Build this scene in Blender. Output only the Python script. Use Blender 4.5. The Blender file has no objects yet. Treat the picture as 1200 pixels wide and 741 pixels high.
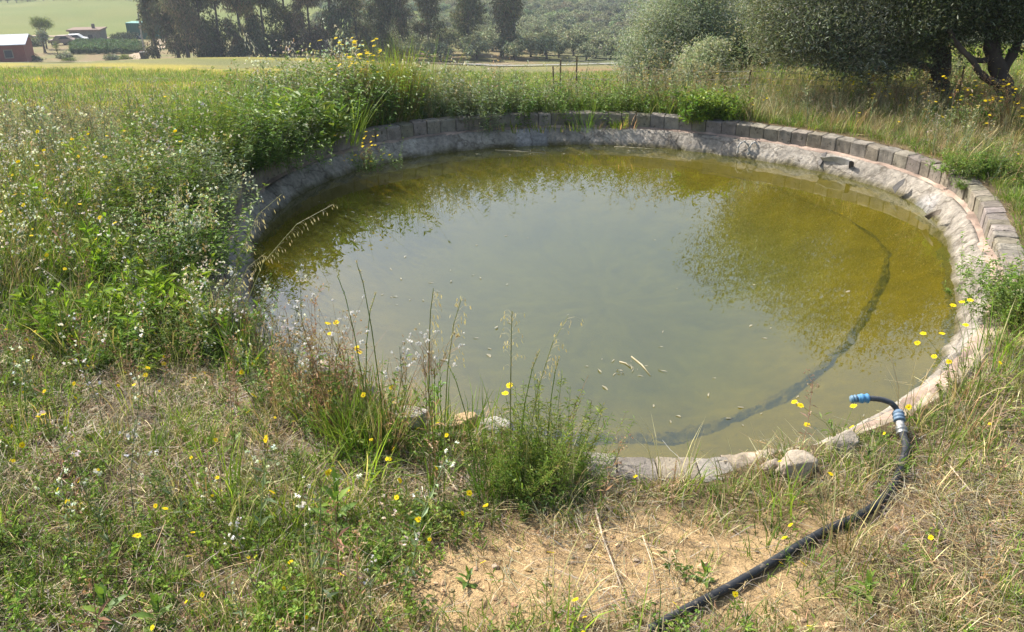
import bpy, bmesh, math, random
import numpy as np
from mathutils import Vector, Matrix
rng = np.random.default_rng(7); random.seed(7)
U = rng.uniform
S = bpy.context.scene; COL = S.collection
R = math.radians
# ------------------------------------------------------------------ camera model
F, CX, CY, CAMZ = 1000.0, 600.0, 370.5, 2.5
TH = math.atan(480/F); CT, ST = math.cos(TH), math.sin(TH)
def ray(u, v):
    a = (np.asarray(u, float)-CX)/F; b = -(np.asarray(v, float)-CY)/F
    return a, CT+b*ST, -ST+b*CT
def P(u, v, z=0.0):                      # point of the plane at height z seen at photo pixel (u, v)
    dx, dy, dz = ray(u, v); t = (z-CAMZ)/dz
    return np.array([dx*t, dy*t, z+0*t])
def PD(u, v, Y):                         # point at depth Y seen at photo pixel (u, v)
    dx, dy, dz = ray(u, v); t = Y/dy
    return np.array([dx*t, dy*t, CAMZ+dz*t])
def UV(x, y, z):
    zz = z-CAMZ; d = y*CT-zz*ST; b = y*ST+zz*CT
    d = np.where(d < .05, .05, d)
    return CX+F*x/d, CY-F*b/d
def sm(a, b, x):
    t = np.clip((np.asarray(x, float)-a)/(b-a), 0, 1); return t*t*(3-2*t)
_nz = [(rng.uniform(0, 6.28), rng.uniform(0, 6.28), rng.uniform(0, 6.28)) for _ in range(24)]
def noise(x, y, s=1.0, seed=0):          # smooth, about -1..1
    o = 0
    for k in range(6):
        a, p, q = _nz[(k+seed*5) % 24]; f = s*(1+.55*k)
        o = o+np.sin(f*(x*math.cos(a)+y*math.sin(a))+p+1.7*np.sin(f*.6*(y*math.cos(a)-x*math.sin(a))+q))/(1+.35*k)
    return o/2.4
# ------------------------------------------------------------------ pond outline (inner top edge of the block wall)
OUT = [(262,345),(256,300),(258,255),(275,222),(305,200),(345,180),(395,163),(450,150),(510,142),(570,137),(640,134),(700,133),(760,134.5),(820,140),(880,148),(940,156),(1000,165),(1045,177),(1083,191),(1124,211),(1148,236),(1166,268),(1174,304),(1170,345),(1160,385),(1138,425),(1100,455),(1055,480),(1012,497),(977,507),(933,518),(883,527),(833,533),(787,537),(733,537),(680,532),(633,525),(590,510),(540,497),(480,480),(430,460),(380,435),(330,405),(290,375)]
_o = np.array([P(u, v)[:2] for u, v in OUT])
PC = np.array([(_o[:, 0].min()+_o[:, 0].max())/2, (_o[:, 1].min()+_o[:, 1].max())/2])
_ph = np.arctan2(_o[:, 1]-PC[1], _o[:, 0]-PC[0]); _r = np.hypot(_o[:, 0]-PC[0], _o[:, 1]-PC[1])
def _basis(ph): return np.stack([np.ones_like(ph)]+[f(k*ph) for k in range(1, 8) for f in (np.cos, np.sin)], -1)
_c = np.linalg.lstsq(_basis(_ph), _r, rcond=None)[0]
def rim(ph): return _basis(np.asarray(ph, float)) @ _c
WL = -0.36                               # water level
print('pond', PC, _r.min(), _r.max())
def off(x, y):                           # distance outside the wall's inner edge (negative inside the pond)
    ph = np.arctan2(y-PC[1], x-PC[0]); return np.hypot(x-PC[0], y-PC[1])-rim(ph)
PH = lambda u, v, z=0: math.atan2(P(u, v, z)[1]-PC[1], P(u, v, z)[0]-PC[0])
def arc(ph, a, b, soft=.10):              # 1 inside the counter-clockwise arc a..b
    m = (b-a) % (2*math.pi); t = np.mod(np.asarray(ph, float)-a+.5, 2*math.pi)-.5
    return sm(-soft, soft, t)*sm(m+soft, m-soft, t)
def bank(ph): return arc(ph, PH(292, 377), PH(610, 515))          # soil bank where the wall has crumbled away
def capped(ph): return arc(ph, PH(870, 529), PH(1173, 325), .06)  # rendered over on the near right
# ------------------------------------------------------------------ terrain
_L = ([-1e4,10.4,14,24,60,110,150,200,260,330,420,600,900,3000], [0,0,-.75,-2.45,-8.0,-14.9,-18.2,-21.3,-22.6,-25.5,-28,-12,10,10])
_Rt = ([-1e4,13.6,20,30,60,90,130,170,260,375,450,600,900,3000], [0,0,-.6,-1.9,-7.4,-11.6,-16.9,-20.6,-25.6,-30.,-30.,-12,10,10])
def H(x, y):
    x = np.asarray(x, float); y = np.asarray(y, float)
    w = sm(0.05, .3, x/np.maximum(y, 1))
    z = np.interp(y, *_L)*(1-w)+np.interp(y, *_Rt)*w
    o = off(x, y)
    near = sm(0.1, .5, o)
    g = (noise(x, y, .9)*.03+noise(x, y, 3.1, 2)*.012)*near*sm(60, 14, y)
    lower = -.07*sm(.0, .25, o)*sm(7., 5.2, y)*(1-.8*capped(np.arctan2(y-PC[1], x-PC[0])))          # soil lies a little below the block tops on the near side
    left = .10*sm(.2, 1.5, o)*sm(-1.5, -4, x)
    rise = .10*sm(4.6, 2.2, y)
    bump = noise(x*.05, y*.05, 1., 1)*.6*sm(30, 90, y)
    return z+g+lower+left+rise+bump-.5*sm(7.6, 10.6, y)*sm(-2.6, -4.6, x)*sm(60, 30, y)
# ------------------------------------------------------------------ helpers: objects, materials
def tag(o, label=None, cat=None, group=None, kind=None):
    for k, v in (('label', label), ('category', cat), ('group', group), ('kind', kind)):
        if v: o[k] = v
    return o
def empty(name, loc, label, cat, group=None, rz=0):
    o = bpy.data.objects.new(name, None); COL.objects.link(o); o.location = loc; o.rotation_euler = (0, 0, rz); o.empty_display_size = .1
    return tag(o, label, cat, group)
def link(name, me, mat=None, parent=None, loc=None):
    o = bpy.data.objects.new(name, me); COL.objects.link(o)
    if mat and not me.materials: me.materials.append(mat)
    if parent: o.parent = parent
    if loc is not None: o.location = loc
    return o
def copy_tree(o, parent=None):
    c = o.copy(); COL.objects.link(c)
    if parent: c.parent = parent
    for ch in list(o.children): copy_tree(ch, c)
    return c
class MB:                                # polygon collector; builds one mesh
    def __init__(s): s.v = []; s.f = []; s.c = []; s.n = 0
    def add(s, V, Fc, c=(1, 1, 1)):
        V = np.asarray(V, float).reshape(-1, 3); s.v.append(V)
        s.f += [tuple(int(i)+s.n for i in f) for f in Fc]
        c = np.asarray(c, float); s.c.append(np.broadcast_to(c, (len(V), 3)).copy()); s.n += len(V); return s
    def box(s, lo, hi, c=(1, 1, 1), bev=0.0, M=None):
        bm = bmesh.new(); bmesh.ops.create_cube(bm, size=1)
        for v in bm.verts: v.co = [lo[i]+(v.co[i]+.5)*(hi[i]-lo[i]) for i in range(3)]
        if bev: bmesh.ops.bevel(bm, geom=bm.edges[:], offset=bev, segments=2, affect='EDGES')
        return s.bm(bm, c, M)
    def bm(s, bm, c=(1, 1, 1), M=None):
        bm.verts.index_update()
        V = [tuple((M @ v.co) if M else v.co) for v in bm.verts]
        s.add(V, [[v.index for v in f.verts] for f in bm.faces], c); bm.free(); return s
    def tube(s, pts, rad, n=8, c=(1, 1, 1), cap=True):
        pts = np.asarray(pts, float); m = len(pts); rad = np.broadcast_to(rad, (m,)) if np.ndim(rad) == 0 else np.asarray(rad)
        T = np.gradient(pts, axis=0); T /= np.linalg.norm(T, axis=1)[:, None]+1e-9
        up = np.array([0, 0, 1.]) if abs(T[0, 2]) < .9 else np.array([1., 0, 0])
        A = np.cross(T[0], up); A /= np.linalg.norm(A); ring = []
        for i in range(m):
            A = A-T[i]*np.dot(A, T[i]); A /= np.linalg.norm(A)+1e-9; B = np.cross(T[i], A)
            a = np.arange(n)/n*2*math.pi
            ring.append(pts[i]+rad[i]*(np.cos(a)[:, None]*A+np.sin(a)[:, None]*B))
        Fc = [(i*n+j, i*n+(j+1) % n, (i+1)*n+(j+1) % n, (i+1)*n+j) for i in range(m-1) for j in range(n)]
        if cap: Fc += [tuple(range(n))[::-1], tuple(range((m-1)*n, m*n))]
        if np.ndim(c) == 2: c = np.repeat(np.asarray(c), n, 0)
        return s.add(np.concatenate(ring), Fc, c)
    def mesh(s, name, mat=None, smooth=False):
        me = bpy.data.meshes.new(name); V = np.concatenate(s.v)
        me.from_pydata(V.tolist(), [], s.f); put_col(me, np.concatenate(s.c))
        if smooth: me.polygons.foreach_set('use_smooth', np.ones(len(me.polygons), bool))
        if mat: me.materials.append(mat)
        me.update(); return me
    def build(s, name, mat=None, parent=None, smooth=False, loc=None): return link(name, s.mesh(name, mat, smooth), None, parent, loc)
def put_col(me, C):
    a = me.color_attributes.new('Col', 'FLOAT_COLOR', 'POINT')
    a.data.foreach_set('color', np.concatenate([C, np.ones((len(C), 1))], 1).astype(np.float32).ravel())
def tri_mesh(name, V, T, C, mat=None, smooth=False):
    me = bpy.data.meshes.new(name); nv, nt = len(V), len(T)
    me.vertices.add(nv); me.vertices.foreach_set('co', np.ascontiguousarray(V, np.float32).ravel())
    me.loops.add(nt*3); me.loops.foreach_set('vertex_index', np.ascontiguousarray(T, np.int32).ravel())
    me.polygons.add(nt); me.polygons.foreach_set('loop_start', np.arange(0, nt*3, 3, dtype=np.int32))
    me.polygons.foreach_set('use_smooth', np.full(nt, smooth))
    put_col(me, C)
    if mat: me.materials.append(mat)
    me.update(calc_edges=True); return me
class ND:                                # small node-building helper
    def __init__(s, name):
        s.m = bpy.data.materials.new(name); s.m.use_nodes = True; s.t = s.m.node_tree; s.t.nodes.clear()
        s.out = s.t.nodes.new('ShaderNodeOutputMaterial')
    def n(s, typ, **kw):
        nd = s.t.nodes.new(typ)
        for k, v in kw.items():
            if k.startswith('i_'):
                key = k[2:]; key = int(key) if key.isdigit() else key.replace('_', ' ')
                s.set(nd.inputs[key], v)
            else: setattr(nd, k, v)
        return nd
    def set(s, sock, v):
        if isinstance(v, bpy.types.NodeSocket): s.t.links.new(v, sock)
        elif isinstance(v, bpy.types.Node): s.t.links.new(v.outputs[0], sock)
        else: sock.default_value = v
    def noise(s, scale, detail=4, rough=.6, vec=None, dist=0):
        k = s.n('ShaderNodeTexNoise', i_Scale=scale, i_Detail=detail, i_Roughness=rough, i_Distortion=dist)
        if vec is not None: s.set(k.inputs['Vector'], vec)
        return k.outputs[0]
    def obj(s): return s.n('ShaderNodeTexCoord').outputs['Object']
    def geo(s): return s.n('ShaderNodeNewGeometry').outputs['Position']
    def mul(s, a, b, fac=1.0, typ='MULTIPLY'):
        k = s.n('ShaderNodeMix', data_type='RGBA', blend_type=typ); s.set(k.inputs[0], fac); s.set(k.inputs[6], a); s.set(k.inputs[7], b); return k.outputs[2]
    def ramp(s, fac, stops):
        k = s.n('ShaderNodeValToRGB'); s.set(k.inputs[0], fac); e = k.color_ramp.elements
        while len(e) < len(stops): e.new(.5)
        for el, (p, c) in zip(e, stops): el.position = p; el.color = tuple(c)+(1,) if np.ndim(c) else (c, c, c, 1)
        return k.outputs[0]
    def bump(s, h, dist, strength=1.0): return s.n('ShaderNodeBump', i_Height=h, i_Distance=dist, i_Strength=strength).outputs[0]
    def done(s, sh): s.set(s.out.inputs[0], sh); return s.m
def leaf_mat(name, trans=.3, rough=.55, spec=.25, tt=(1.1, 1.14, .68, 1)):
    d = ND(name); c = d.n('ShaderNodeVertexColor', layer_name='Col').outputs[0]
    nz = d.noise(9., 2, .5, d.geo())
    c = d.mul(c, d.ramp(nz, [(.3, (.8, .82, .8)), (.7, (1.2, 1.16, 1.1))]))
    p = d.n('ShaderNodeBsdfPrincipled', i_Base_Color=c, i_Roughness=rough); p.inputs['Specular IOR Level'].default_value = spec
    tc = d.mul(c, tt); t = d.n('ShaderNodeBsdfTranslucent', i_Color=tc)
    mx = d.n('ShaderNodeMixShader', i_0=trans); d.set(mx.inputs[1], p); d.set(mx.inputs[2], t)
    return d.done(mx)
def solid(name, rough=.8, scale=6., lo=.75, hi=1.2, bumpd=0.004, bscale=40., spec=.3, metal=0., spots=None):
    d = ND(name); c = d.n('ShaderNodeVertexColor', layer_name='Col').outputs[0]; v = d.obj()
    c = d.mul(c, d.ramp(d.noise(scale, 6, .65, v), [(.28, lo), (.72, hi)]))
    if spots:
        f = d.ramp(d.noise(spots[0], 4, .7, v), [(spots[1], 0.), (spots[1]+.08, 1.)]); c = d.mul(c, tuple(spots[2])+(1,), f, 'MIX')
    p = d.n('ShaderNodeBsdfPrincipled', i_Base_Color=c, i_Roughness=rough, i_Metallic=metal); p.inputs['Specular IOR Level'].default_value = spec
    if bumpd: d.set(p.inputs['Normal'], d.bump(d.noise(bscale, 6, .7, v), bumpd))
    return d.done(p)
M_LEAF = leaf_mat('leaf_green', .34, .5, .28); M_DRY = leaf_mat('dry_straw', .22, .5, .3); M_TREE = leaf_mat('tree_leaf', .36, .5, .35); M_FAR = leaf_mat('far_leaf', .12, .8, .1)
M_PETAL = leaf_mat('petal', .25, .6, .1, (1, 1, 1, 1))
M_BARK = solid('bark', .9, 5, .55, 1.3, .02, 14, .2)
M_BLOCK = solid('tuff_block', .92, 9, .6, 1.35, .012, 60, .15, spots=(17, .58, (.105, .095, .07)))
M_CONC = solid('rough_render', .9, 7, .6, 1.3, .012, 45, .15, spots=(14, .64, (.16, .14, .11)))
M_WOOD = solid('weathered_wood', .85, 12, .6, 1.3, .004, 50, .2)
M_PAINT = solid('dull_paint', .6, 3, .8, 1.15, .002, 20, .3)
M_RUB = solid('black_polythene', .52, 14, .8, 1.7, .0015, 60, .4, spots=(24, .57, (.13, .11, .085)))
M_BLUE = solid('blue_plastic', .5, 20, .7, 1.2, .001, 60, .4, spots=(40, .58, (.30, .28, .24)))
M_MET = solid('dull_metal', .45, 20, .6, 1.2, .001, 80, .5, .7)
M_SCRAP = solid('torn_sheet', .75, 10, .65, 1.25, .006, 40, .2)
def lining_mat():
    m = solid('creased_lining', .9, 22, .6, 1.35, .02, 34, .12, spots=(13, .6, (.15, .13, .10))); t = m.node_tree; p = next(n for n in t.nodes if n.type == 'BSDF_PRINCIPLED'); c = p.inputs['Base Color'].links[0].from_socket
    v = t.nodes.new('ShaderNodeTexVoronoi'); v.feature = 'DISTANCE_TO_EDGE'; v.inputs['Scale'].default_value = 2.3; nz = t.nodes.new('ShaderNodeTexNoise'); nz.inputs['Scale'].default_value = 6; tc = t.nodes.new('ShaderNodeTexCoord'); ad = t.nodes.new('ShaderNodeMix'); ad.data_type = 'VECTOR'; ad.inputs[0].default_value = .22
    t.links.new(tc.outputs['Object'], nz.inputs['Vector']); t.links.new(tc.outputs['Object'], ad.inputs[4]); t.links.new(nz.outputs['Color'], ad.inputs[5]); t.links.new(ad.outputs[1], v.inputs['Vector'])
    r = t.nodes.new('ShaderNodeValToRGB'); r.color_ramp.elements[0].position = .004; r.color_ramp.elements[1].position = .03; r.color_ramp.elements[0].color = (.25, .22, .18, 1); t.links.new(v.outputs[0], r.inputs[0])
    x = t.nodes.new('ShaderNodeMix'); x.data_type = 'RGBA'; x.blend_type = 'MULTIPLY'; x.inputs[0].default_value = .5; t.links.new(c, x.inputs[6]); t.links.new(r.outputs[0], x.inputs[7]); t.links.new(x.outputs[2], p.inputs['Base Color']); return m
# ------------------------------------------------------------------ ground sheet
def build_ground():
    na = 840; sk = [.17]
    while sk[-1] < 950: sk.append(sk[-1]+max(.035, sk[-1]*.0125 if sk[-1] < 30 else sk[-1]*.02))
    s = np.array(sk); ph = np.linspace(-math.pi, math.pi, na, endpoint=False)
    rr = rim(ph); bk = bank(ph)[None]; so = s[:, None]-(bk*.36+capped(ph)[None]*.10)*np.exp(-(s[:, None]-.17)/.35)
    X = PC[0]+(rr[None]+so)*np.cos(ph); Y = PC[1]+(rr[None]+so)*np.sin(ph)
    Z = H(X, Y)-bk*.42*np.clip((.12-so)/.3, 0, 1)**1.3; V = np.stack([X, Y, Z], -1).reshape(-1, 3); ns = len(s)
    i = np.arange(ns-1)[:, None]*na; j = np.arange(na)[None]; k = (j+1) % na
    a, b, c, d = i+j, i+na+j, i+na+k, i+k
    T = np.concatenate([np.stack([a, b, c], -1).reshape(-1, 3), np.stack([a, c, d], -1).reshape(-1, 3)])
    x, y = V[:, 0], V[:, 1]; u, v = UV(x, y, V[:, 2])
    n1 = noise(x, y, 1.3, 1); n2 = noise(x, y, 5., 3)
    L = lambda a, b, f: a*(1-f[:, None])+np.array(b)*f[:, None]
    C = np.tile(np.array([.165, .125, .07]), (len(V), 1))                   # litter-covered soil
    C = L(C, (.29, .21, .115), np.clip(.5+.5*n1+.3*n2, 0, 1)*.5)
    bare = np.clip(bare_f(x, y)*1.5, 0, 1)
    C = L(C, (.62, .425, .215), bare)
    C = L(C, (.13, .13, .06), sm(5.5, 8, y)*sm(.2, .6, off(x, y))*.7)
    C = L(C, (.12, .13, .045), sm(12, 16, y)*.8)
    # far land
    f = sm(26, 45, y); nn = noise(x*.12, y*.12, 1., 2); n3 = noise(x*.5, y*.5, 1., 4)
    C = L(C, (.15, .155, .055), f); C = L(C, (.20, .185, .08), f*np.clip(.5+nn, 0, 1)*.6)
    lf = sm(2, -6, x+y*.12)
    band = np.exp(-((y-64-3*nn)/5)**2)+np.exp(-((y-86-5*n3)/5)**2)*.8
    C = L(C, (.46, .36, .02), np.clip(f*band*(.55+.6*n3+.3*noise(x, y, .9, 3)), 0, .45)*(.2+.8*lf))
    C = L(C, (.25, .17, .10), sm(96, 112, y)*sm(168, 130, y)*np.clip(.5+.9*n3, 0, 1)*.75)   # worked earth round the garden
    C = L(C, (.125, .15, .032), sm(140, 165, y)*sm(330, 300, y)); C = L(C, (.165, .17, .045), sm(140, 165, y)*np.clip(.5+.9*nn, 0, 1)*.6)
    rt = sm(.03, .09, x/np.maximum(y, 1))*sm(20, 40, y)
    C = L(C, (.27, .165, .085), rt*sm(92, 84, y)*np.clip(.6+.5*n3, 0, 1))
    C = L(C, (.15, .15, .07), rt*sm(92, 97, y)); C = L(C, (.26, .17, .09), rt*sm(120, 130, y)*np.clip(.2+.8*nn, 0, 1)*.6)
    C = L(C, (.11, .12, .055), rt*sm(104, 112, y)*.85); C = L(C, (.12, .14, .06), sm(330, 420, y))
    me = tri_mesh('ground', V, T, C, None, True)
    d = ND('soil'); c = d.n('ShaderNodeVertexColor', layer_name='Col').outputs[0]; g = d.geo()
    c = d.mul(c, d.ramp(d.noise(7, 8, .7, g), [(.3, .6), (.7, 1.35)])); c = d.mul(c, d.ramp(d.noise(55, 6, .75, g), [(.3, .65), (.7, 1.3)]))
    p = d.n('ShaderNodeBsdfPrincipled', i_Base_Color=c, i_Roughness=.95); p.inputs['Specular IOR Level'].default_value = .1
    h = d.n('ShaderNodeMath', operation='ADD', i_0=d.noise(28, 8, .75, g), i_1=d.noise(120, 4, .7, g))
    d.set(p.inputs['Normal'], d.bump(h, .02)); me.materials.append(d.done(p))
    return tag(link('ground', me), kind='structure')
def bare_f(x, y):
    u, v = UV(x, y, 0*x)
    e = lambda a, b, c, d: np.exp(-((u-a)/c)**2-((v-b)/d)**2)
    f = e(700, 675, 190, 62)*1.0+e(560, 700, 110, 45)*.8+e(860, 640, 90, 38)*.85+e(1010, 610, 65, 32)*.6+e(500, 690, 70, 40)*.5+e(920, 720, 100, 35)*.5
    return np.clip(f*(.85+.55*noise(x, y, 3.4, 2)), 0, 1)*(y < 7)
build_ground()
# ------------------------------------------------------------------ pond
def ring_strip(prof, na=720, jit=None, col=None, phr=(-math.pi, math.pi)):
    """prof: list of (offset from the inner edge, z). Returns V, T, C of the swept strip."""
    ph = np.linspace(phr[0], phr[1], na); closed = phr[1]-phr[0] > 6.28
    pr = np.array(prof); m = len(pr); O = np.repeat(pr[:, :1], na, 1); Z = np.repeat(pr[:, 1:2], na, 1)
    if jit: O, Z = jit(ph, O, Z)
    rr = rim(ph)[None]+O
    V = np.stack([PC[0]+rr*np.cos(ph), PC[1]+rr*np.sin(ph), Z], -1).reshape(-1, 3)
    i = np.arange(m-1)[:, None]*na; j = np.arange(na-1)[None]
    a, b, c, d = i+j, i+j+1, i+na+j+1, i+na+j
    T = np.concatenate([np.stack([a, b, c], -1).reshape(-1, 3), np.stack([a, c, d], -1).reshape(-1, 3)])
    return V, T
def nearright(ph):                        # 1 where the render runs up to the top of the wall (near right arc)
    a = np.angle(np.exp(1j*(np.asarray(ph)-PH(1165, 385)))); return sm(.75, .35, np.abs(a))
def build_pond():
    wall = empty('pond_wall', (0, 0, 0), 'low ring wall of grey tuff blocks around the green pond', 'wall')
    # blocks
    n = 132; edges = np.linspace(-math.pi, math.pi, n+1); edges[1:-1] += rng.uniform(-.004, .004, n-1)
    mb = MB()
    for i in range(n):
        a0, a1 = edges[i], edges[i+1]
        if bank((a0+a1)/2) > .5 or capped((a0+a1)/2) > .5: continue
        g = .0006+rng.uniform(0, .0006); dz, do = rng.normal(0, .0035), rng.normal(0, .004); tl = rng.normal(0, .004)
        sec = np.array([(.0, -.215), (.0, -.11), (.0, -.014), (.006, -.004), (.02, 0), (.10, .002), (.18, 0), (.194, -.006), (.2, -.02), (.2, -.215)])
        ts = [0, .05, .35, .65, .95, 1]; V = []
        for t in ts:
            ph = a0+g+(a1-a0-2*g)*t; ins = .006 if t in (0, 1) else 0
            q = sec.copy(); q[:, 0] = .1+(q[:, 0]-.1)*(1-ins*6)+do; q[:, 1] = q[:, 1]-(ins if True else 0)*(q[:, 1] > -.2)*.8+dz+tl*(t-.5)
            q = q+rng.normal(0, .0028, q.shape)
            rr = float(rim(np.array([ph]))[0])+q[:, 0]; V.append(np.stack([PC[0]+rr*math.cos(ph), PC[1]+rr*math.sin(ph), q[:, 1]], -1))
        m = len(sec); Fc = [(k*m+j, k*m+j+1, (k+1)*m+j+1, (k+1)*m+j) for k in range(len(ts)-1) for j in range(m-1)]
        Fc += [tuple(range(m))[::-1], tuple(range((len(ts)-1)*m, len(ts)*m))]
        b = rng.uniform(.78, 1.15); mb.add(np.concatenate(V), Fc, np.array([.26, .228, .18])*b*np.array([1, rng.uniform(.96, 1.03), rng.uniform(.9, 1.08)]))
    mb.build('block_course', M_BLOCK, wall)
    V, T = ring_strip([(.03, -.21), (.03, -.035), (.17, -.035), (.17, -.21)], 500); link('mortar_core', tri_mesh('mortar_core', V, T, np.tile([.14, .11, .085], (len(V), 1)), M_CONC, True), None, wall)
    # mortar ledge + render down into the water
    def jl(ph, O, Z):
        k = nearright(ph); x = ph*24/6.28
        Z = Z+np.where(Z > -.25, .14, 0)*k[None]; O = O+.018*noise(x, O*3, 9, 1)*(O < 0); Z = Z+.012*noise(x, O*9, 7, 2)*(O < 0); return O, Z
    V, T = ring_strip([(.02, -.155), (-.005, -.158), (-.04, -.165), (-.075, -.178), (-.085, -.25)], 1400, jl)
    C = np.array([.36, .265, .205])*(1+.35*noise(V[:, 0], V[:, 1], 5, 1))[:, None]; link('mortar_ledge', tri_mesh('mortar_ledge', V, T, C, M_CONC, True), None, wall)
    def jc(ph, O, Z):
        k = nearright(ph); x = ph*24/6.28; w = np.clip((-Z-.17)/.1, 0, 1)
        fold = np.abs(np.sin(x*5.5+2.2*np.sin(x*1.7)))**3
        Z = Z+np.where(Z > -.24, .13, np.where(Z > -.28, .05, 0))*k[None]
        O = O-(.009*noise(x, Z*4, 6, 3)+.014*fold*(noise(x, 0*x, 1.1, 2) > .1)+.009*noise(x, Z*10, 23, 1)+.006*noise(x, Z*30, 47, 2))*w; Z = Z+(.007*noise(x, O*6, 8, 1)+.008*fold*(noise(x, 0*x, 1.1, 2) > .1)+.007*noise(x, O*12, 26, 2))*w; return O, Z
    V, T = ring_strip([(-.05, -.225), (-.055, -.170), (-.09, -.180), (-.13, -.215), (-.17, -.26), (-.205, -.305), (-.24, -.345), (-.28, -.39), (-.34, -.44)], 1400, jc)
    base = np.array([.31, .275, .225])*(1+.25*noise(V[:, 0], V[:, 1], 4, 2)+.2*noise(V[:, 0], V[:, 1], 17, 3))[:, None]
    wet = sm(.065, .0, V[:, 2]-WL+.02*noise(V[:, 0], V[:, 1], 9, 1))[:, None]; base = base*(1-wet)+np.array([.11, .095, .045])*wet
    blue = (sm(.55, .8, noise(V[:, 0], V[:, 1], 2.2, 3))*.22)[:, None]; base = base*(1-blue)+np.array([.30, .33, .40])*blue
    link('render_lining', tri_mesh('render_lining', V, T, base, lining_mat(), True), None, wall)
    def jk(ph, O, Z): x = ph*24/6.28; return O+.014*noise(x, O*6, 6, 2)+.009*noise(x, O*30, 33, 3), Z+.014*noise(x, O*5, 5, 1)+.010*noise(x, O*20, 17, 3)+.006*noise(x, O*40, 41, 1)
    V, T = ring_strip([(.13, -.10), (.11, -.03), (.08, .0), (.04, .002), (.0, -.014), (-.03, -.06), (-.05, -.16)], 420, jk, None, (PH(870, 529)-.03, PH(1173, 325)+.03))
    C = np.array([.36, .295, .215])*(1+.3*noise(V[:, 0], V[:, 1], 5, 2)+.2*noise(V[:, 0], V[:, 1], 19, 1))[:, None]; link('render_cap', tri_mesh('render_cap', V, T, C, M_CONC, True), None, wall)
    # bed
    ph = np.linspace(-math.pi, math.pi, 400, endpoint=False); fr = np.concatenate([np.linspace(1, .6, 40), np.linspace(.58, 0, 16)])
    rr = (rim(ph)-.24)[None]*fr[:, None]; X = PC[0]+rr*np.cos(ph); Y = PC[1]+rr*np.sin(ph); o = off(X, Y)
    Z = np.interp(-o, [.2, .35, .6, .8, 1.0, 1.5, 2.2, 5], [-.37, -.43, -.49, -.535, -.60, -.78, -.95, -1.05])+.018*noise(X, Y, 4, 1)+.01*noise(X, Y, 13, 2)
    V = np.stack([X, Y, Z], -1).reshape(-1, 3); na = 400; m = len(fr)
    i = np.arange(m-1)[:, None]*na; j = np.arange(na)[None]; k = (j+1) % na
    T = np.concatenate([np.stack([i+j, i+k, i+na+k], -1).reshape(-1, 3), np.stack([i+j, i+na+k, i+na+j], -1).reshape(-1, 3)])
    x, y, z = V.T; C = np.tile([.175, .135, .006], (len(V), 1)); d = np.clip((-.5-z)/.45, 0, 1)[:, None]; C = C*(1-d)+np.array([.085, .088, .018])*d
    C = C*(1+.14*noise(x, y, 2.2, 1)+.14*noise(x, y, 9, 2))[:, None]
    link('pond_bed', tri_mesh('pond_bed', V, T, np.clip(C, .006, 1), solid('algae_bed', 1., 9, .85, 1.12, .01, 20, .05), True))['kind'] = 'structure'
    # sunken ridge of debris and rotting weed
    rp = [(640,172),(700,184),(780,192),(850,203),(930,222),(990,245),(1025,268),(1042,292),(1038,318),(1022,350),(995,388),(962,420),(905,452),(850,476),(780,494),(705,500),(650,500),(600,488),(550,468)]
    pts = np.array([P(u, v, -.47) for u, v in rp]); tt = np.linspace(0, len(pts)-1, 260); pts = np.stack([np.interp(tt, np.arange(len(rp)), pts[:, q]) for q in range(3)], 1)
    for _ in range(6): pts[1:-1] = (pts[:-2]+2*pts[1:-1]+pts[2:])/4
    pts[:, 2] = np.interp(-off(pts[:, 0], pts[:, 1]), [.2, .35, .6, .8, 1.0, 1.5, 2.2, 5], [-.37, -.43, -.49, -.535, -.60, -.78, -.95, -1.05])+.055
    mb = MB(); lift = np.interp(tt, np.arange(len(rp)), [.05,.05,.08,.1,.12,.15,.3,.6,.8,.8,.75,.8,1,1.3,1.4,1.4,1.3,1.,.6])
    m = 900; t2 = np.linspace(0, 259, m); q = np.stack([np.interp(t2, np.arange(260), pts[:, k]) for k in range(3)], 1); lf = np.interp(t2, np.arange(260), lift); Tn = np.gradient(q, axis=0); Tn /= np.linalg.norm(Tn, axis=1)[:, None]; N = np.stack([-Tn[:, 1], Tn[:, 0], 0*t2], 1); V = []; nc = 9
    for k in np.linspace(-1, 1, nc):
        wv = .044*lf*(1+.45*noise(t2*.1, t2*0+k, 3, 1)+.35*noise(t2*.4, t2*0+k*2, 3, 3)+rng.normal(0, .12, m)); a_ = q+N*(k*wv)[:, None]; a_[:, 2] += .03*(1-k*k)*lf*np.clip(.6+.7*noise(t2*.3, 0*t2+k, 3, 2), 0, 1.4)-.035; V.append(a_)
    V = np.stack(V, 1).reshape(-1, 3); cv = np.clip(.42+.8*noise(V[:, 0], V[:, 1], 6, 2)+.5*noise(V[:, 0], V[:, 1], 19, 1), 0, 1)[:, None]; kk = np.tile(np.abs(np.linspace(-1, 1, nc))**2, m)[:, None]; cv = cv*(1-.6*kk)
    mb.add(V, [(i*nc+j, i*nc+j+1, (i+1)*nc+j+1, (i+1)*nc+j) for i in range(m-1) for j in range(nc-1)], np.array([.035, .034, .018])*cv+np.array([.14, .11, .012])*(1-cv))
    tag(mb.build('sediment_ridge', solid('rotting_weed', 1., 8, .5, 1.3, .02, 20, .05), smooth=True), kind='structure')
    # water
    ph = np.linspace(-math.pi, math.pi, 300, endpoint=False); rr = rim(ph)-.20
    V = np.concatenate([[[PC[0], PC[1], WL]], np.stack([PC[0]+rr*np.cos(ph), PC[1]+rr*np.sin(ph), 0*ph+WL], -1)]); j = np.arange(300)
    T = np.stack([0*j, j+1, (j+1) % 300+1], -1); me = tri_mesh('water', V, T, np.ones((len(V), 3)))
    d = ND('pond_water'); g = d.geo()
    mp = d.n('ShaderNodeMapping', i_Vector=g); mp.inputs['Scale'].default_value = (1.6, 1., 1.)
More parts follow.
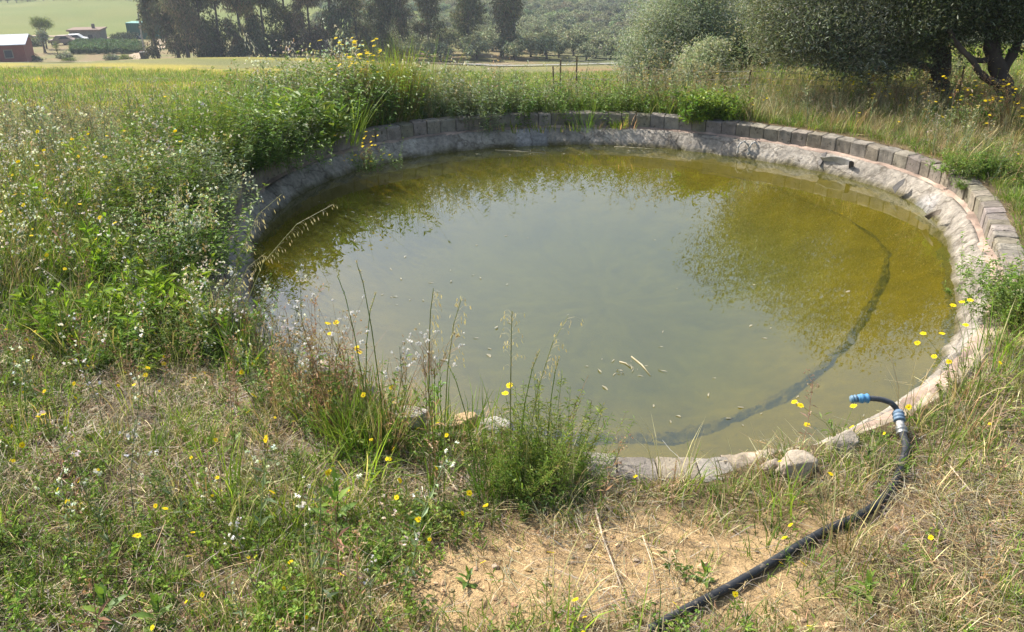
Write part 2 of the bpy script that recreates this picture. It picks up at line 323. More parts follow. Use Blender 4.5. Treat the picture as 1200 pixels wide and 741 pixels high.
    nrm = d.n('ShaderNodeBump', i_Height=d.noise(3.2, 3, .5, mp.outputs[0]), i_Distance=.010, i_Strength=.07).outputs[0]
    ior = d.n('ShaderNodeMapRange', i_0=d.n('ShaderNodeNewGeometry').outputs['Backfacing']); ior.inputs[3].default_value = 2.0; ior.inputs[4].default_value = 1/1.3
    fr = d.n('ShaderNodeFresnel', i_IOR=ior.outputs[0], i_Normal=nrm)
    tr = d.n('ShaderNodeBsdfTransparent', i_Color=(.84, .80, .42, 1)); df = d.n('ShaderNodeBsdfDiffuse', i_Color=(.15, .16, .035, 1))
    mk = d.n('ShaderNodeMixShader', i_0=.22); d.set(mk.inputs[1], tr); d.set(mk.inputs[2], df)
    gl = d.n('ShaderNodeBsdfGlossy', i_Roughness=.012, i_Normal=nrm, i_Color=(1, 1, 1, 1))
    mx = d.n('ShaderNodeMixShader', i_0=fr.outputs[0]); d.set(mx.inputs[1], mk); d.set(mx.inputs[2], gl)
    me.materials.append(d.done(mx)); tag(link('water', me), kind='structure')
build_pond()
# ------------------------------------------------------------------ plant templates and stamping
class TP:
    def __init__(s): s.V = []; s.T = []; s.C = []; s.n = 0
    def add(s, V, T, c):
        V = np.asarray(V, float); s.V.append(V); s.T.append(np.asarray(T)+s.n); s.C.append(np.broadcast_to(np.asarray(c, float), (len(V), 3))); s.n += len(V)
    def blade(s, b, h, w, az, lean, c, seg=3, droop=.0, tw=None):
        t = np.linspace(0, 1, seg+1); tw = az+math.pi/2+rng.normal(0, .6) if tw is None else tw
        hor = lean*h*t**1.7; z = h*t*(1-.35*lean*t)-droop*h*t**3
        cx = b[0]+math.cos(az)*hor; cy = b[1]+math.sin(az)*hor; ww = w*.5*(1-t**2.2)+.0003
        dx, dy = math.cos(tw), math.sin(tw)
        V = np.empty((2*seg+1, 3)); V[0:2*seg:2] = np.stack([cx-dx*ww, cy-dy*ww, b[2]+z], 1)[:-1]; V[1:2*seg:2] = np.stack([cx+dx*ww, cy+dy*ww, b[2]+z], 1)[:-1]; V[-1] = (cx[-1], cy[-1], b[2]+z[-1])
        T = []
        for k in range(seg-1): T += [(2*k, 2*k+1, 2*k+3), (2*k, 2*k+3, 2*k+2)]
        T.append((2*seg-2, 2*seg-1, 2*seg)); s.add(V, T, c); return V[-1]
    def leaf(s, p, d, up, L, w, c, fold=.15):
        d = np.asarray(d, float); d = d/(np.linalg.norm(d)+1e-9); sd = np.cross(d, up); sd = sd/(np.linalg.norm(sd)+1e-9); nn = np.cross(sd, d); p = np.asarray(p, float)
        V = [p, p+d*L*.45+sd*w*.5+nn*w*fold, p+d*L-nn*L*.12, p+d*L*.45-sd*w*.5+nn*w*fold]; s.add(V, [(0, 1, 2), (0, 2, 3)], c)
    def stem(s, pts, w, c, n=3):
        pts = np.asarray(pts, float); m = len(pts); a = np.arange(n)/n*6.283; off_ = np.stack([np.cos(a), np.sin(a), 0*a], 1)
        rad = np.linspace(w, w*.55, m)*.5; V = (pts[:, None]+off_[None]*rad[:, None, None]).reshape(-1, 3); T = []
        for i in range(m-1):
            for j in range(n):
                k = (j+1) % n; T += [(i*n+j, i*n+k, i*n+n+k), (i*n+j, i*n+n+k, i*n+n+j)]
        s.add(V, T, c)
    def puff(s, p, r, c, k=1):
        m = 6 if k else 12; d = rng.normal(size=(m, 3)); d /= np.linalg.norm(d, axis=1)[:, None]; e = np.cross(d, rng.normal(size=(m, 3))); e /= np.linalg.norm(e, axis=1)[:, None]+1e-6; rr = r*rng.uniform(.7, 1.25, (m, 1))
        V = np.concatenate([d*rr+e*rr*.5+p, d*rr-e*rr*.5+p, -d*rr*.5+p]); s.add(V, np.stack([np.arange(m), np.arange(m)+m, np.arange(m)+2*m], 1), c)
    def get(s): return np.concatenate(s.V), np.concatenate(s.T), np.concatenate(s.C)
def az(): return U(0, 6.283)
def dirv(a, e): return np.array([math.cos(a)*math.cos(e), math.sin(a)*math.cos(e), math.sin(e)])
UP = np.array([0, 0, 1.])
G1, G2, G3 = np.array([.155, .24, .030]), np.array([.215, .285, .042]), np.array([.10, .17, .030])
ST1, ST2, BR = np.array([.56, .47, .26]), np.array([.42, .34, .18]), np.array([.24, .155, .085])
LIM, GREY = np.array([.235, .345, .034]), np.array([.22, .26, .145])
def jc(c, s=.15): return np.asarray(c)*U(1-s, 1+s)*np.array([U(.93, 1.07), 1, U(.85, 1.15)])
def t_grass(n, h0, h1, w, spread, lean, cols, seg=3, droop=.1):
    t = TP()
    for _ in range(n):
        a = az(); r = spread*math.sqrt(U(0, 1)); t.blade((r*math.cos(a), r*math.sin(a), -.01), U(h0, h1), w*U(.7, 1.3), a+U(-1, 1), U(lean*.3, lean), jc(cols[rng.integers(len(cols))]), seg, U(0, droop))
    return t.get()
def t_herb(n, h0, h1, L, w, cols, nl=7, spread=.06):
    t = TP()
    for _ in range(n):
        a = az(); r = spread*math.sqrt(U(0, 1)); b = np.array([r*math.cos(a), r*math.sin(a), 0]); h = U(h0, h1); e = b+np.array([math.cos(a)*h*U(0, .5), math.sin(a)*h*U(0, .5), h])
        t.stem([b, (b+e)/2+rng.normal(0, h*.04, 3), e], .003, jc(BR*1.2 if U() < .3 else cols[0]))
        for k in range(nl):
            f = U(.15, 1); p = b+(e-b)*f; t.leaf(p, dirv(az(), U(-.2, .8)), UP, L*U(.6, 1.3), w*U(.7, 1.3), jc(cols[rng.integers(len(cols))], .2), .2)
    return t.get()
def t_weed(h, tipc, nbr=7, leafc=GREY, stemc=GREY*.9, tips=3, pr=.006, dry=.3):
    t = TP(); b = np.zeros(3); a = az(); e = np.array([math.cos(a)*h*U(.05, .3), math.sin(a)*h*U(.05, .3), h]); mid = e*.5+rng.normal(0, h*.03, 3)
    t.stem([b, mid, e], .005, jc(stemc)); q = lambda f: (2*f*mid if f < .5 else mid+(e-mid)*(2*f-1))
    for k in range(10): t.leaf(q(U(.05, .8)), dirv(az(), U(-.3, .9)), UP, h*U(.07, .15), h*U(.015, .035), jc(leafc, .25))
    for k in range(nbr):
        f = U(.45, 1); p = q(f); d = dirv(az(), U(.5, 1.3)); L = h*U(.08, .26); z = p+d*L; t.stem([p, p+d*L*.6+rng.normal(0, .006, 3), z], .0028, jc(stemc))
        for m in range(2): t.leaf(p+d*L*U(.2, .9), dirv(az(), U(-.2, 1)), UP, h*U(.03, .07), .006, jc(leafc, .25))
        for m in range(tips):
            pp = z+rng.normal(0, L*.18, 3); c = tipc if U() > dry else ST2
            t.puff(pp, pr*U(.7, 1.3), jc(c, .1))
    return t.get()
def t_oat(h, c=ST1, sc=GREY, ns=16, sp=.02):
    t = TP(); a = az(); e = np.array([math.cos(a)*h*U(.1, .3), math.sin(a)*h*U(.1, .3), h*.97]); mid = e*np.array([.3, .3, .52])
    t.stem([np.zeros(3), mid*.6, mid, e*np.array([.62, .62, .78]), e], .0042, jc(sc))
    for k in range(ns):
        f = U(.72, 1.02); p = mid+(e-mid)*((f-.5)*2)+np.array([0, 0, .0]); d = dirv(a+U(-1.2, 1.2), U(-.1, .6)); q = p+d*h*U(.03, .09); t.stem([p, q], .0016, jc(c))
        t.leaf(q, np.array([d[0]*.3, d[1]*.3, -1]), dirv(az(), .2), sp*U(.9, 1.6), sp*.26, jc(c, .2))
    for k in range(4): t.blade((0, 0, 0), h*U(.25, .5), .007, az(), U(.3, .9), jc(sc), 3, .2)
    return t.get()
def t_litter(n, cols, L0=.05, L1=.2, r=.12, w=.0035):
    t = TP()
    for _ in range(n):
        p = np.array([U(-r, r), U(-r, r), U(.002, .03)]); L = U(L0, L1); d = dirv(az(), U(-.12, .25)); t.stem([p, p+d*L*.5+rng.normal(0, L*.04, 3), p+d*L], w*U(.6, 1.3), jc(cols[rng.integers(len(cols))], .25))
    return t.get()
def t_broad(n, h, L, w, cols, spread=.08):
    t = TP()
    for _ in range(n):
        a = az(); r = spread*U(); b = np.array([r*math.cos(a), r*math.sin(a), 0]); hh = h*U(.5, 1.); e = b+np.array([math.cos(a)*hh*.3, math.sin(a)*hh*.3, hh]); t.stem([b, (b+e)/2, e], .006, jc(cols[0]))
        for k in range(11): 
            f = U(.1, 1); p = b+(e-b)*f; t.leaf(p, dirv(az(), U(.0, 1.1)), UP, L*U(.5, 1.2), w*U(.7, 1.2), jc(cols[rng.integers(len(cols))], .2), .25)
    return t.get()
def t_daisy(r=.014, h=.16, c=(.80, .52, .012), white=False):
    t = TP(); e = np.array([U(-.3, .3)*h, U(-.3, .3)*h, h]); t.stem([np.zeros(3), e*np.array([.3, .3, .55]), e], .003, jc(G1))
    return t, e
def stamp(tpls, pos, scale, tint=None, tilt=.12, zs=None):
    """repeat templates at pos; returns V, T, C"""
    N = len(pos); ti = rng.integers(len(tpls), size=N); oV, oT, oC, n0 = [], [], [], 0
    for k, (V, T, C) in enumerate(tpls):
        ix = np.nonzero(ti == k)[0]
        if not len(ix): continue
        m = len(ix); a = rng.uniform(0, 6.283, m); ca, sa = np.cos(a), np.sin(a); s = scale[ix]
        X = (V[None, :, 0]*ca[:, None]-V[None, :, 1]*sa[:, None])*s[:, None]; Y = (V[None, :, 0]*sa[:, None]+V[None, :, 1]*ca[:, None])*s[:, None]; Z = V[None, :, 2]*(s*(zs[ix] if zs is not None else 1))[:, None]
        tx, ty = rng.normal(0, tilt, (2, m)); X = X+Z*tx[:, None]; Y = Y+Z*ty[:, None]
        W = np.stack([X+pos[ix, 0:1], Y+pos[ix, 1:2], Z+pos[ix, 2:3]], -1)
        cc = np.broadcast_to(C[None], (m,)+C.shape)
        if tint is not None: cc = cc*tint[ix][:, None, :]
        oV.append(W.reshape(-1, 3)); oC.append(np.clip(cc, 0, 1).reshape(-1, 3)); oT.append((T[None]+(np.arange(m)*len(V))[:, None, None]+n0).reshape(-1, 3)); n0 += m*len(V)
    return np.concatenate(oV), np.concatenate(oT), np.concatenate(oC)
def scatter(dens, dmax, box=(-11, 11, 1.2, 17.5), margin=.24):
    """random ground points with density dens(x, y, u, v) per square metre (at most dmax)"""
    n = int(dmax*(box[1]-box[0])*(box[3]-box[2])); x = rng.uniform(box[0], box[1], n); y = rng.uniform(box[2], box[3], n)
    u, v = UV(x, y, 0*x); ph = np.arctan2(y-PC[1], x-PC[0]); k = (u > -300) & (u < 1500) & (v < 960) & (off(x, y) > margin-.14*capped(ph)-.22*bank(ph)); x, y, u, v = x[k], y[k], u[k], v[k]
    k = rng.random(len(x))*dmax < dens(x, y, u, v); x, y = x[k], y[k]
    return np.stack([x, y, H(x, y)], 1)
def tints(n, s=.18, patch=None):
    t = np.exp(rng.normal(0, s, (n, 1)))*np.exp(rng.normal(0, .06, (n, 3)))
    return t if patch is None else t*patch
TRIS = 0
def stuff(name, tpls, pos, scale, mat, tint=None, tilt=.12, zs=None, label=None):
    global TRIS
    V, T, C = stamp(tpls, pos, scale, tint, tilt, zs); TRIS += len(T)
    o = link(name, tri_mesh(name, V, T, C, mat)); tag(o, label or 'wild '+name.replace('_', ' ')+' growing around the pond', 'grass', kind='stuff'); return o
# ------------------------------------------------------------------ meadow around the pond
def g2(u, v, a, b, c, d): return np.exp(-((u-a)/c)**2-((v-b)/d)**2)
def patch(x, y, s, k): return np.clip(.5+.8*noise(x, y, s, k), 0, 1.4)
def lod(pos): return np.clip(1+.09*(np.hypot(pos[:, 0], pos[:, 1])-4), 1, 2.2)
def hose_clear(u, v):                     # thin the plants over the lying hose
    q = np.array([(772,741),(850,702),(910,668),(960,640),(1010,618),(1040,590),(1056,555),(1060,520),(1052,490),(1040,470),(1000,468)], float); d = np.full(np.shape(u), 1e9)
    for a, b in zip(q[:-1], q[1:]):
        t = np.clip(((u-a[0])*(b[0]-a[0])+(v-a[1])*(b[1]-a[1]))/((b-a)**2).sum(), 0, 1); d = np.minimum(d, np.hypot(u-a[0]-t*(b[0]-a[0]), v-a[1]-t*(b[1]-a[1])))
    return sm(3, 22, d)
def zones(x, y, u, v):
    Z = {}
    Z['leftbank'] = sm(-1.2, -2.0, x)*sm(4.4, 5.4, y)*sm(10.9, 8.6, y)
    Z['front'] = sm(5.4, 4.6, y)
    Z['rightdry'] = sm(860, 1000, u)*sm(430, 520, v)
    Z['rightbank'] = sm(2.2, 3.6, x)*sm(7.6, 9.5, y)*(.15+.85*sm(.2, .9, off(x, y)))*sm(14.5, 13, y)
    Z['back'] = sm(9.6, 10.6, y)*sm(3.6, 2.4, x)*sm(14., 12.5, y)
    Z['rimnear'] = np.exp(-((off(x, y)-.30)/.16)**2)*sm(5.6, 4.8, y)
    Z['bare'] = bare_f(x, y); return Z
def make_meadow():
    TG = [t_grass(16, .04, .13, .0032, .07, .8, [G1, G2, G3, G1*1.1]) for _ in range(10)]
    TD = [t_grass(15, .05, .17, .0026, .08, 1.1, [ST1, ST2, ST2*.8, BR*1.3], 3, .5) for _ in range(10)]
    TM = [t_grass(15, .16, .40, .0048, .08, .6, [G1, G2, LIM*.9, G3, ST2], 3, .15) for _ in range(10)]
    TMd = [t_grass(14, .2, .5, .0042, .08, .6, [ST1, ST2, ST1*.85, BR*1.4], 3, .2) for _ in range(8)]
    TF = [t_grass(26, .4, .9, .0070, .10, .45, [LIM, G2, LIM*.85, G1*1.2], 4, .18) for _ in range(6)]
    TH = [t_herb(6, .03, .13, .022, .011, [G1, G2, G3, G1*1.15], 8, .07) for _ in range(10)]
    TL = [t_litter(12, [ST1, ST2, BR*1.5, ST2*.7, np.array([.36, .31, .25]), np.array([.30, .26, .21])], .04, .17, .13, .0025) for _ in range(10)]
    W = np.array([.80, .77, .78])
    TW = [t_weed(U(.3, .55), W, 7, GREY*.95, GREY*.9, 2, .008, .45) for _ in range(10)]
    TWy = [t_weed(U(.35, .6), np.array([.46, .42, .32]), 8, GREY, GREY, 3, .0065, .5) for _ in range(8)]
    TB = [t_broad(5, .42, .10, .035, [LIM, LIM*1.1, G2, G1]) for _ in range(6)]
    TBr = [t_weed(U(.3, .6), BR*1.6, 8, BR*1.4, BR*1.2, 3, .006, .6) for _ in range(6)]
    TO = [t_oat(U(.45, .75), ST1, ST2*.9, 14, .018) for _ in range(6)]
    def put(name, tp, dens, dmax, s0, s1, mat, tint=.2, margin=.24, tilt=.12, box=(-11, 11, 1.2, 17.5), lodf=1, zs=None, pc=None):
        p = scatter(dens, dmax, box, margin); s = rng.uniform(s0, s1, len(p))*(lod(p)**.5 if lodf else 1)
        t = tints(len(p), tint); s = s*(1-.55*zones(p[:, 0], p[:, 1], *UV(p[:, 0], p[:, 1], 0*p[:, 0]))['rightbank'])
        if pc is not None: t = t*pc(p[:, 0], p[:, 1])
        print(name, len(p)); return stuff(name, tp, p, s, mat, t, tilt, label=None)
    thin = lambda y: 1/np.clip(1+.16*(y-4), 1, 3.2)
    warm = lambda x, y: 1+(np.array([.22, .14, .0])[None]*np.clip(noise(x, y, 1.1, 2), 0, 1)[:, None])
    def d1(x, y, u, v):
        z = zones(x, y, u, v); return 430*thin(y)*(.45+.8*patch(x, y, 1.7, 1))*(1-z['front']*(.4+.5*np.clip(patch(x, y, 2.2, 0)-.45, 0, 1)))*(1-.93*z['bare'])*(1-.45*z['rightdry'])*hose_clear(u, v)
    put('short_grass', TG, d1, 640, .7, 1.35, M_LEAF, .25, pc=warm)
    def d2(x, y, u, v):
        z = zones(x, y, u, v); return 200*thin(y)*(.3+.8*patch(x, y, 1.9, 2))*(1-.5*z['leftbank'])*(1-.25*z['front']*(u < 560))*(1-.85*z['bare'])*(.75+.9*z['rightdry'])*hose_clear(u, v)
    put('dry_grass', TD, d2, 520, .6, 1.3, M_DRY, .25)
    def d3(x, y, u, v):
        z = zones(x, y, u, v); return 120*z['front']*np.clip(patch(x, y, 2.4, 3)-.12, 0, 1.2)*(1-.95*z['bare'])*(1-.55*z['rightdry'])*hose_clear(u, v)+60*z['leftbank']*patch(x, y, 2, 1)+110*z['rightbank']*patch(x, y, 2, 0)
    put('ground_herb', TH, d3, 330, .6, 1.4, M_LEAF, .25)
    def d4(x, y, u, v):
        z = zones(x, y, u, v); return (330*z['front']*(.15+1.1*np.clip(patch(x, y, 2.2, 0)-.2, 0, 1))*(1-.72*z['bare'])*(1+.4*z['rightdry'])*hose_clear(u, v)+25*(1-z['front'])*thin(y))
    put('straw_litter', TL, d4, 330, .7, 1.4, M_DRY, .3, tilt=.03)
    def d5(x, y, u, v):
        z = zones(x, y, u, v); lb = z['leftbank']
        return 120*lb*(.4+.8*patch(x, y, 1.3, 1))+80*z['back']+28*z['rightbank']*(.3+.8*patch(x, y, 1.5, 2))+26*z['front']*np.clip(patch(x, y, 1.9, 4)-.45, 0, 1)*(1-z['bare'])*(1-.5*z['rightdry'])+55*g2(u, v, 440, 475, 70, 45)+25*g2(u, v, 1190, 380, 40, 120)+45*z['rimnear']*patch(x, y, 4, 2)*.5
    put('meadow_grass', TM, d5, 190, .7, 1.25, M_LEAF, .22, pc=warm, margin=.22)
    def d6(x, y, u, v):
        z = zones(x, y, u, v); return 20*z['leftbank']*patch(x, y, 1.4, 3)+45*z['back']*patch(x, y, 1.2, 2)+72*z['rightbank']*(.4+.7*patch(x, y, 1.2, 1))+45*g2(u, v, 400, 450, 80, 40)+14*z['front']*np.clip(patch(x, y, 2.1, 1)-.5, 0, 1)*(1-.6*z['bare'])+30*z['rimnear']*patch(x, y, 3, 1)
    put('straw_grass', TMd, d6, 140, .55, 1.1, M_DRY, .22)
    def d7(x, y, u, v):
        z = zones(x, y, u, v); return 36*z['leftbank']*(.1+.9*patch(x, y, 1.2, 2))*sm(1.5, 0, np.abs(y-6.8)-1.3)+8*z['leftbank']+30*g2(u, v, 390, 440, 90, 55)+19*z['front']*(u < 520)*np.clip(patch(x, y, 2.6, 1)-.4, 0, 1)
    put('white_seeding_weed', TW, d7, 80, .65, 1.2, M_LEAF, .18)
    def d8(x, y, u, v):
        z = zones(x, y, u, v); return 30*z['leftbank']*(.3+.8*patch(x, y, 1.6, 4))*sm(6.5, 8.5, y)+22*z['back']+34*z['rightbank']*(.3+.8*patch(x, y, 1.5, 3))
    put('grey_seeding_weed', TWy, d8, 60, .75, 1.25, M_LEAF, .18)
    def d9(x, y, u, v):
        z = zones(x, y, u, v); return 14*z['leftbank']*np.clip(patch(x, y, 1.8, 0)-.4, 0, 1)*2+16*g2(u, v, 1192, 350, 22, 60)+16*g2(u, v, 180, 390, 90, 40)+9*g2(u, v, 830, 125, 60, 12)
    put('broadleaf_weed', TB, d9, 40, .5, .95, M_LEAF, .18)
    def d10(x, y, u, v):
        z = zones(x, y, u, v); return 3*z['leftbank']*patch(x, y, 1.5, 1)+10*z['back']*patch(x, y, 1.1, 0)+3*z['rightbank']+22*g2(u, v, 370, 440, 60, 35)+10*z['front']*(1-z['bare'])*patch(x, y, 2, 2)
    put('brown_dead_weed', TBr, d10, 60, .6, 1.15, M_DRY, .2)
    def d11(x, y, u, v):
        z = zones(x, y, u, v); return 14*z['leftbank']*patch(x, y, 1.1, 3)+22*z['rightbank']*patch(x, y, 1.3, 4)+8*z['back']+5*g2(u, v, 420, 470, 80, 30)
    put('wild_oat_grass', TO, d11, 50, .7, 1.2, M_DRY, .15)
    # crumbs and grit on the bare soil
    tc = []
    for _ in range(8):
        t = TP(); bm = bmesh.new(); bmesh.ops.create_icosphere(bm, subdivisions=1, radius=1); V = np.array([[c*U(.6, 1.2) for c in w.co] for w in bm.verts])*[.006, .005, .004]; t.add(V, [[w.index for w in f.verts] for f in bm.faces], np.array([.50, .35, .19])*U(.75, 1.2)); bm.free(); tc.append(t.get())
    p = scatter(lambda x, y, u, v: 1500*zones(x, y, u, v)['bare']**1.2*patch(x, y, 4, 1)+40, 1500, (-3, 4, 1.6, 5.2)); print('grit', len(p)); stuff('soil_grit', tc, p, rng.lognormal(-.2, .65, len(p)), M_CONC, tints(len(p), .2), .1, label='crumbs of sandy soil and grit on the bare patch')
    # far slope below the crest: taller tufts seen at a flat angle
    TS = [t_grass(16, .12, .36, .022, .3, .5, [G1*1.15, LIM*.8, ST2, G2], 2, .1) for _ in range(6)]
    x = rng.uniform(-46, 40, 26000); y = 11.2+rng.random(26000)**1.3*52; k = np.abs(x) < y*.72+1; x, y = x[k], y[k]; k = ~((x > 2) & (y < 14)); x, y = x[k], y[k]
    p = np.stack([x, y, H(x, y)], 1); yel = np.clip(noise(x*.25, y*.25, 1.6, 3), 0, 1)[:, None]*(.3+.7*(x < 0))[:, None]
    stuff('slope_grass', TS, p, rng.uniform(.45, .95, len(p))*np.clip(y/22, .6, 1.5), M_LEAF, tints(len(p), .2)*(1+yel*np.array([[.75, .4, -.15]])))
    print('tris', TRIS)
make_meadow()
# ------------------------------------------------------------------ trees
def jitcol(cols, n): return np.array(cols)[rng.integers(len(cols), size=n)]
def t_spray(n, L, w, spread, cols, along=1.6, hang=0.):
    t = TP(); ax = dirv(az(), U(-.5, .9))
    for _ in range(n):
        p = ax*U(-1, 1)*spread*along+rng.normal(0, spread*.45, 3); d = dirv(az(), U(-1., 1.)); d[2] -= hang
        t.leaf(p, d, dirv(az(), U(.2, 1.4)), L*U(.6, 1.3), w*U(.7, 1.3), jc(cols[rng.integers(len(cols))], .22), .1)
    return t.get()
def lobe_points(lobes, shell=.35, gap=.25, gs=1.6):
    out = []
    for c, r, n in lobes:
        c, r = np.asarray(c, float), np.asarray(r, float); m = int(n*2.2); d = rng.normal(size=(m, 3)); d /= np.linalg.norm(d, axis=1)[:, None]
        rad = rng.random(m)**shell*(1+.18*np.sin(d[:, 0]*5+c[0]*3)+.14*np.sin(d[:, 2]*7+c[1]*5)); p = c+d*rad[:, None]*r
        g = noise(p[:, 0]+p[:, 2]*.7, p[:, 1]+p[:, 2]*1.1, gs/max(r.mean(), .3)*1.6, 2); k = g > -gap-.35; out.append(p[k][:n])
    return np.concatenate(out)
def limb_mesh(paths, col=(.12, .095, .07)):
    mb = MB()
    for pts, r0, r1 in paths:
        pts = np.asarray(pts, float); t = np.linspace(0, len(pts)-1, 4*len(pts)); q = np.stack([np.interp(t, np.arange(len(pts)), pts[:, k]) for k in range(3)], 1)
        for _ in range(3): q[1:-1] = (q[:-2]+2*q[1:-1]+q[2:])/4
        rad = np.linspace(r0, r1, len(q))*(1+.12*np.sin(np.arange(len(q))*1.9)); rad[0] *= 1.25; mb.tube(q, rad, 9, np.asarray(col)*U(.85, 1.15))
    return mb
def crown_mesh(name, pts, tp, scale, mat, s=.2, tintf=None):
    t = tints(len(pts), s)
    if tintf is not None: t = t*tintf(pts)
    V, T, C = stamp(tp, pts, scale, t, 0); return tri_mesh(name, V, T, C, mat)
def tree(name, label, cat, base, paths, lobes, tp, sc, mat=M_TREE, group=None, s=.2, tintf=None, shell=.35, gap=.25, bark=(.12, .095, .07)):
    e = empty(name, tuple(base), label, cat, group); b = np.asarray(base, float)
    limb_mesh([(np.asarray(p, float)-b, r0, r1) for p, r0, r1 in paths], bark).build('trunk', M_BARK, e, True)
    pts = lobe_points(lobes, shell, gap)-b; link('crown', crown_mesh('crown', pts, tp, rng.uniform(sc[0], sc[1], len(pts)), mat, s, tintf), None, e); return e
OL = [np.array(c) for c in [(.26, .285, .185), (.205, .24, .13), (.34, .36, .27), (.165, .20, .10), (.42, .43, .35)]]
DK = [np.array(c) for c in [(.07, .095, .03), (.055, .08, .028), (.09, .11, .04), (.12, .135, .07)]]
def D(u, v, Y): return PD(u, v, Y)
def right_trees():
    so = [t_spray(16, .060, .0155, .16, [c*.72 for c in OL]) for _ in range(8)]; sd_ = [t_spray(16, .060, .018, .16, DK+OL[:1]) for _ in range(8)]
    g = lambda p: [p[0], p[1], float(H(p[0], p[1]))]
    bA = g(D(1103, 128, 12.4))
    lob = [(D(922, 36, 12.2), (.45, .8, .44), 380), (D(950, 18, 12.6), (.9, 1.0, .62), 900), (D(985, 52, 12.4), (.8, .8, .34), 520), (D(1040, 30, 12.8), (.95, 1.1, .7), 900), (D(930, -45, 12.8), (.95, 1.1, .8), 700), (D(1020, -70, 12.8), (1.2, 1.2, 1.), 800), (D(1058, 58, 12.6), (.45, .7, .24), 220), (D(1012, 76, 12.2), (.5, .5, .15), 150), (D(1085, 20, 13.), (.7, .8, .7), 480)]
    top = D(1085, 40, 12.6)
    tree('olive_tree', 'large silvery olive tree with drooping crown behind the right of the wall', 'tree', bA, [([bA, D(1098, 95, 12.4), D(1108, 70, 12.5), top], .15, .10), ([D(1108, 70, 12.5), D(1060, 30, 12.7), D(1000, 0, 12.8), D(950, -30, 12.8)], .09, .03), ([top, D(1090, -20, 12.9), D(1060, -90, 13)], .08, .03), ([D(1103, 85, 12.4), D(1040, 62, 12.5), D(985, 50, 12.4), D(920, 40, 12.3)], .06, .02)], lob, so, (.8, 1.25), s=.25, gap=.35)
    bB = g(D(1180, 142, 11.6))
    lob = [(D(1105, -10, 12.), (.7, .9, .6), 620), (D(1150, 15, 12.2), (.6, .8, .42), 460), (D(1195, -5, 12), (.75, .9, .5), 520), (D(1150, -70, 12.2), (1.1, 1.1, .7), 760), (D(1240, -60, 12.2), (1.1, 1.1, .9), 600), (D(1080, 15, 11.9), (.4, .5, .45), 260), (D(1100, -110, 12.2), (1.1, 1.1, .8), 600), (D(1225, 25, 12.), (.4, .5, .4), 260)]
    fk = D(1172, 88, 11.7)
    tree('dark_tree', 'dark leafed tree with forked trunk at the right edge of the photo', 'tree', bB, [([bB, D(1180, 112, 11.6), fk, D(1160, 55, 11.8), D(1168, 10, 12)], .135, .085), ([D(1178, 98, 11.65), D(1160, 96, 11.5), D(1146, 84, 11.4), D(1140, 70, 11.4), D(1122, 55, 11.5), D(1100, 10, 11.8)], .055, .03), ([fk, D(1192, 55, 11.9), D(1205, 10, 12.1)], .075, .04), ([D(1165, 68, 11.8), D(1150, 72, 11.7), D(1138, 69, 11.7)], .045, .03)], lob, sd_, (.8, 1.25), s=.22, gap=.3, bark=(.085, .065, .05))
    bC = g(D(812, 108, 16.5)); so2 = [t_spray(34, .05, .0125, .19, [c*np.array([1.12, 1.15, 1.35]) for c in OL+[OL[2]]]) for _ in range(8)]
    lob = [(D(765, 58, 16.3), (.55, .7, .42), 420), (D(790, 22, 16.5), (.85, .9, .62), 850), (D(832, 30, 16.8), (.7, .9, .7), 620), (D(752, 78, 16.2), (.4, .5, .25), 200), (D(850, 60, 17), (.45, .6, .55), 330), (D(815, -5, 16.8), (.6, .8, .45), 380), (D(800, 75, 16.6), (.6, .6, .3), 260)]
    tree('olive_tree', 'rounded silver green olive tree behind the far wall, between far pines and fence', 'tree', bC, [([bC, D(810, 85, 16.5), D(800, 50, 16.6)], .11, .06), ([D(810, 85, 16.5), D(838, 60, 16.8), D(845, 30, 16.9)], .07, .03)], lob, so2, (.8, 1.2), s=.2, gap=.3)
    bE = g(D(880, 104, 16)); lob = [(D(872, 78, 16.2), (.45, .5, .42), 260), (D(885, 50, 16.6), (.5, .6, .5), 260), (D(862, 96, 16), (.35, .4, .22), 130)]
    tree('dark_shrub', 'dark green shrub in the gap between two olive trees', 'shrub', bE, [([bE, D(878, 85, 16.1), D(880, 60, 16.4)], .05, .03)], lob, sd_, (.8, 1.2), s=.2)
    bD = g(D(822, 112, 14.2)); so3 = [t_spray(16, .055, .014, .11, [OL[2]*1.2, OL[4]*1.15, OL[0]*1.2, np.array([.22, .27, .15])]) for _ in range(6)]
    lob = [(D(820, 78, 13.9), (.42, .4, .30), 460), (D(803, 92, 13.8), (.25, .25, .17), 160), (D(834, 62, 14.), (.25, .25, .2), 170)]
    tree('olive_shrub', 'small pale olive bush in front of the rounded olive tree', 'shrub', bD, [([bD, D(822, 95, 14.2), D(820, 75, 14.2)], .03, .015)], lob, so3, (.8, 1.2), s=.18)
    # dark undergrowth below the crowns
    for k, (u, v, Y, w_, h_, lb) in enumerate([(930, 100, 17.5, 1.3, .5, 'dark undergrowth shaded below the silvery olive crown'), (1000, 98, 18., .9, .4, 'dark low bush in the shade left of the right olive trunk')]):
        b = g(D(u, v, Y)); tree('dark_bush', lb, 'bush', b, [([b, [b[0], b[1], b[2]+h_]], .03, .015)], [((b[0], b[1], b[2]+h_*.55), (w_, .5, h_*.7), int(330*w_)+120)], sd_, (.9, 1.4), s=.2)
right_trees()
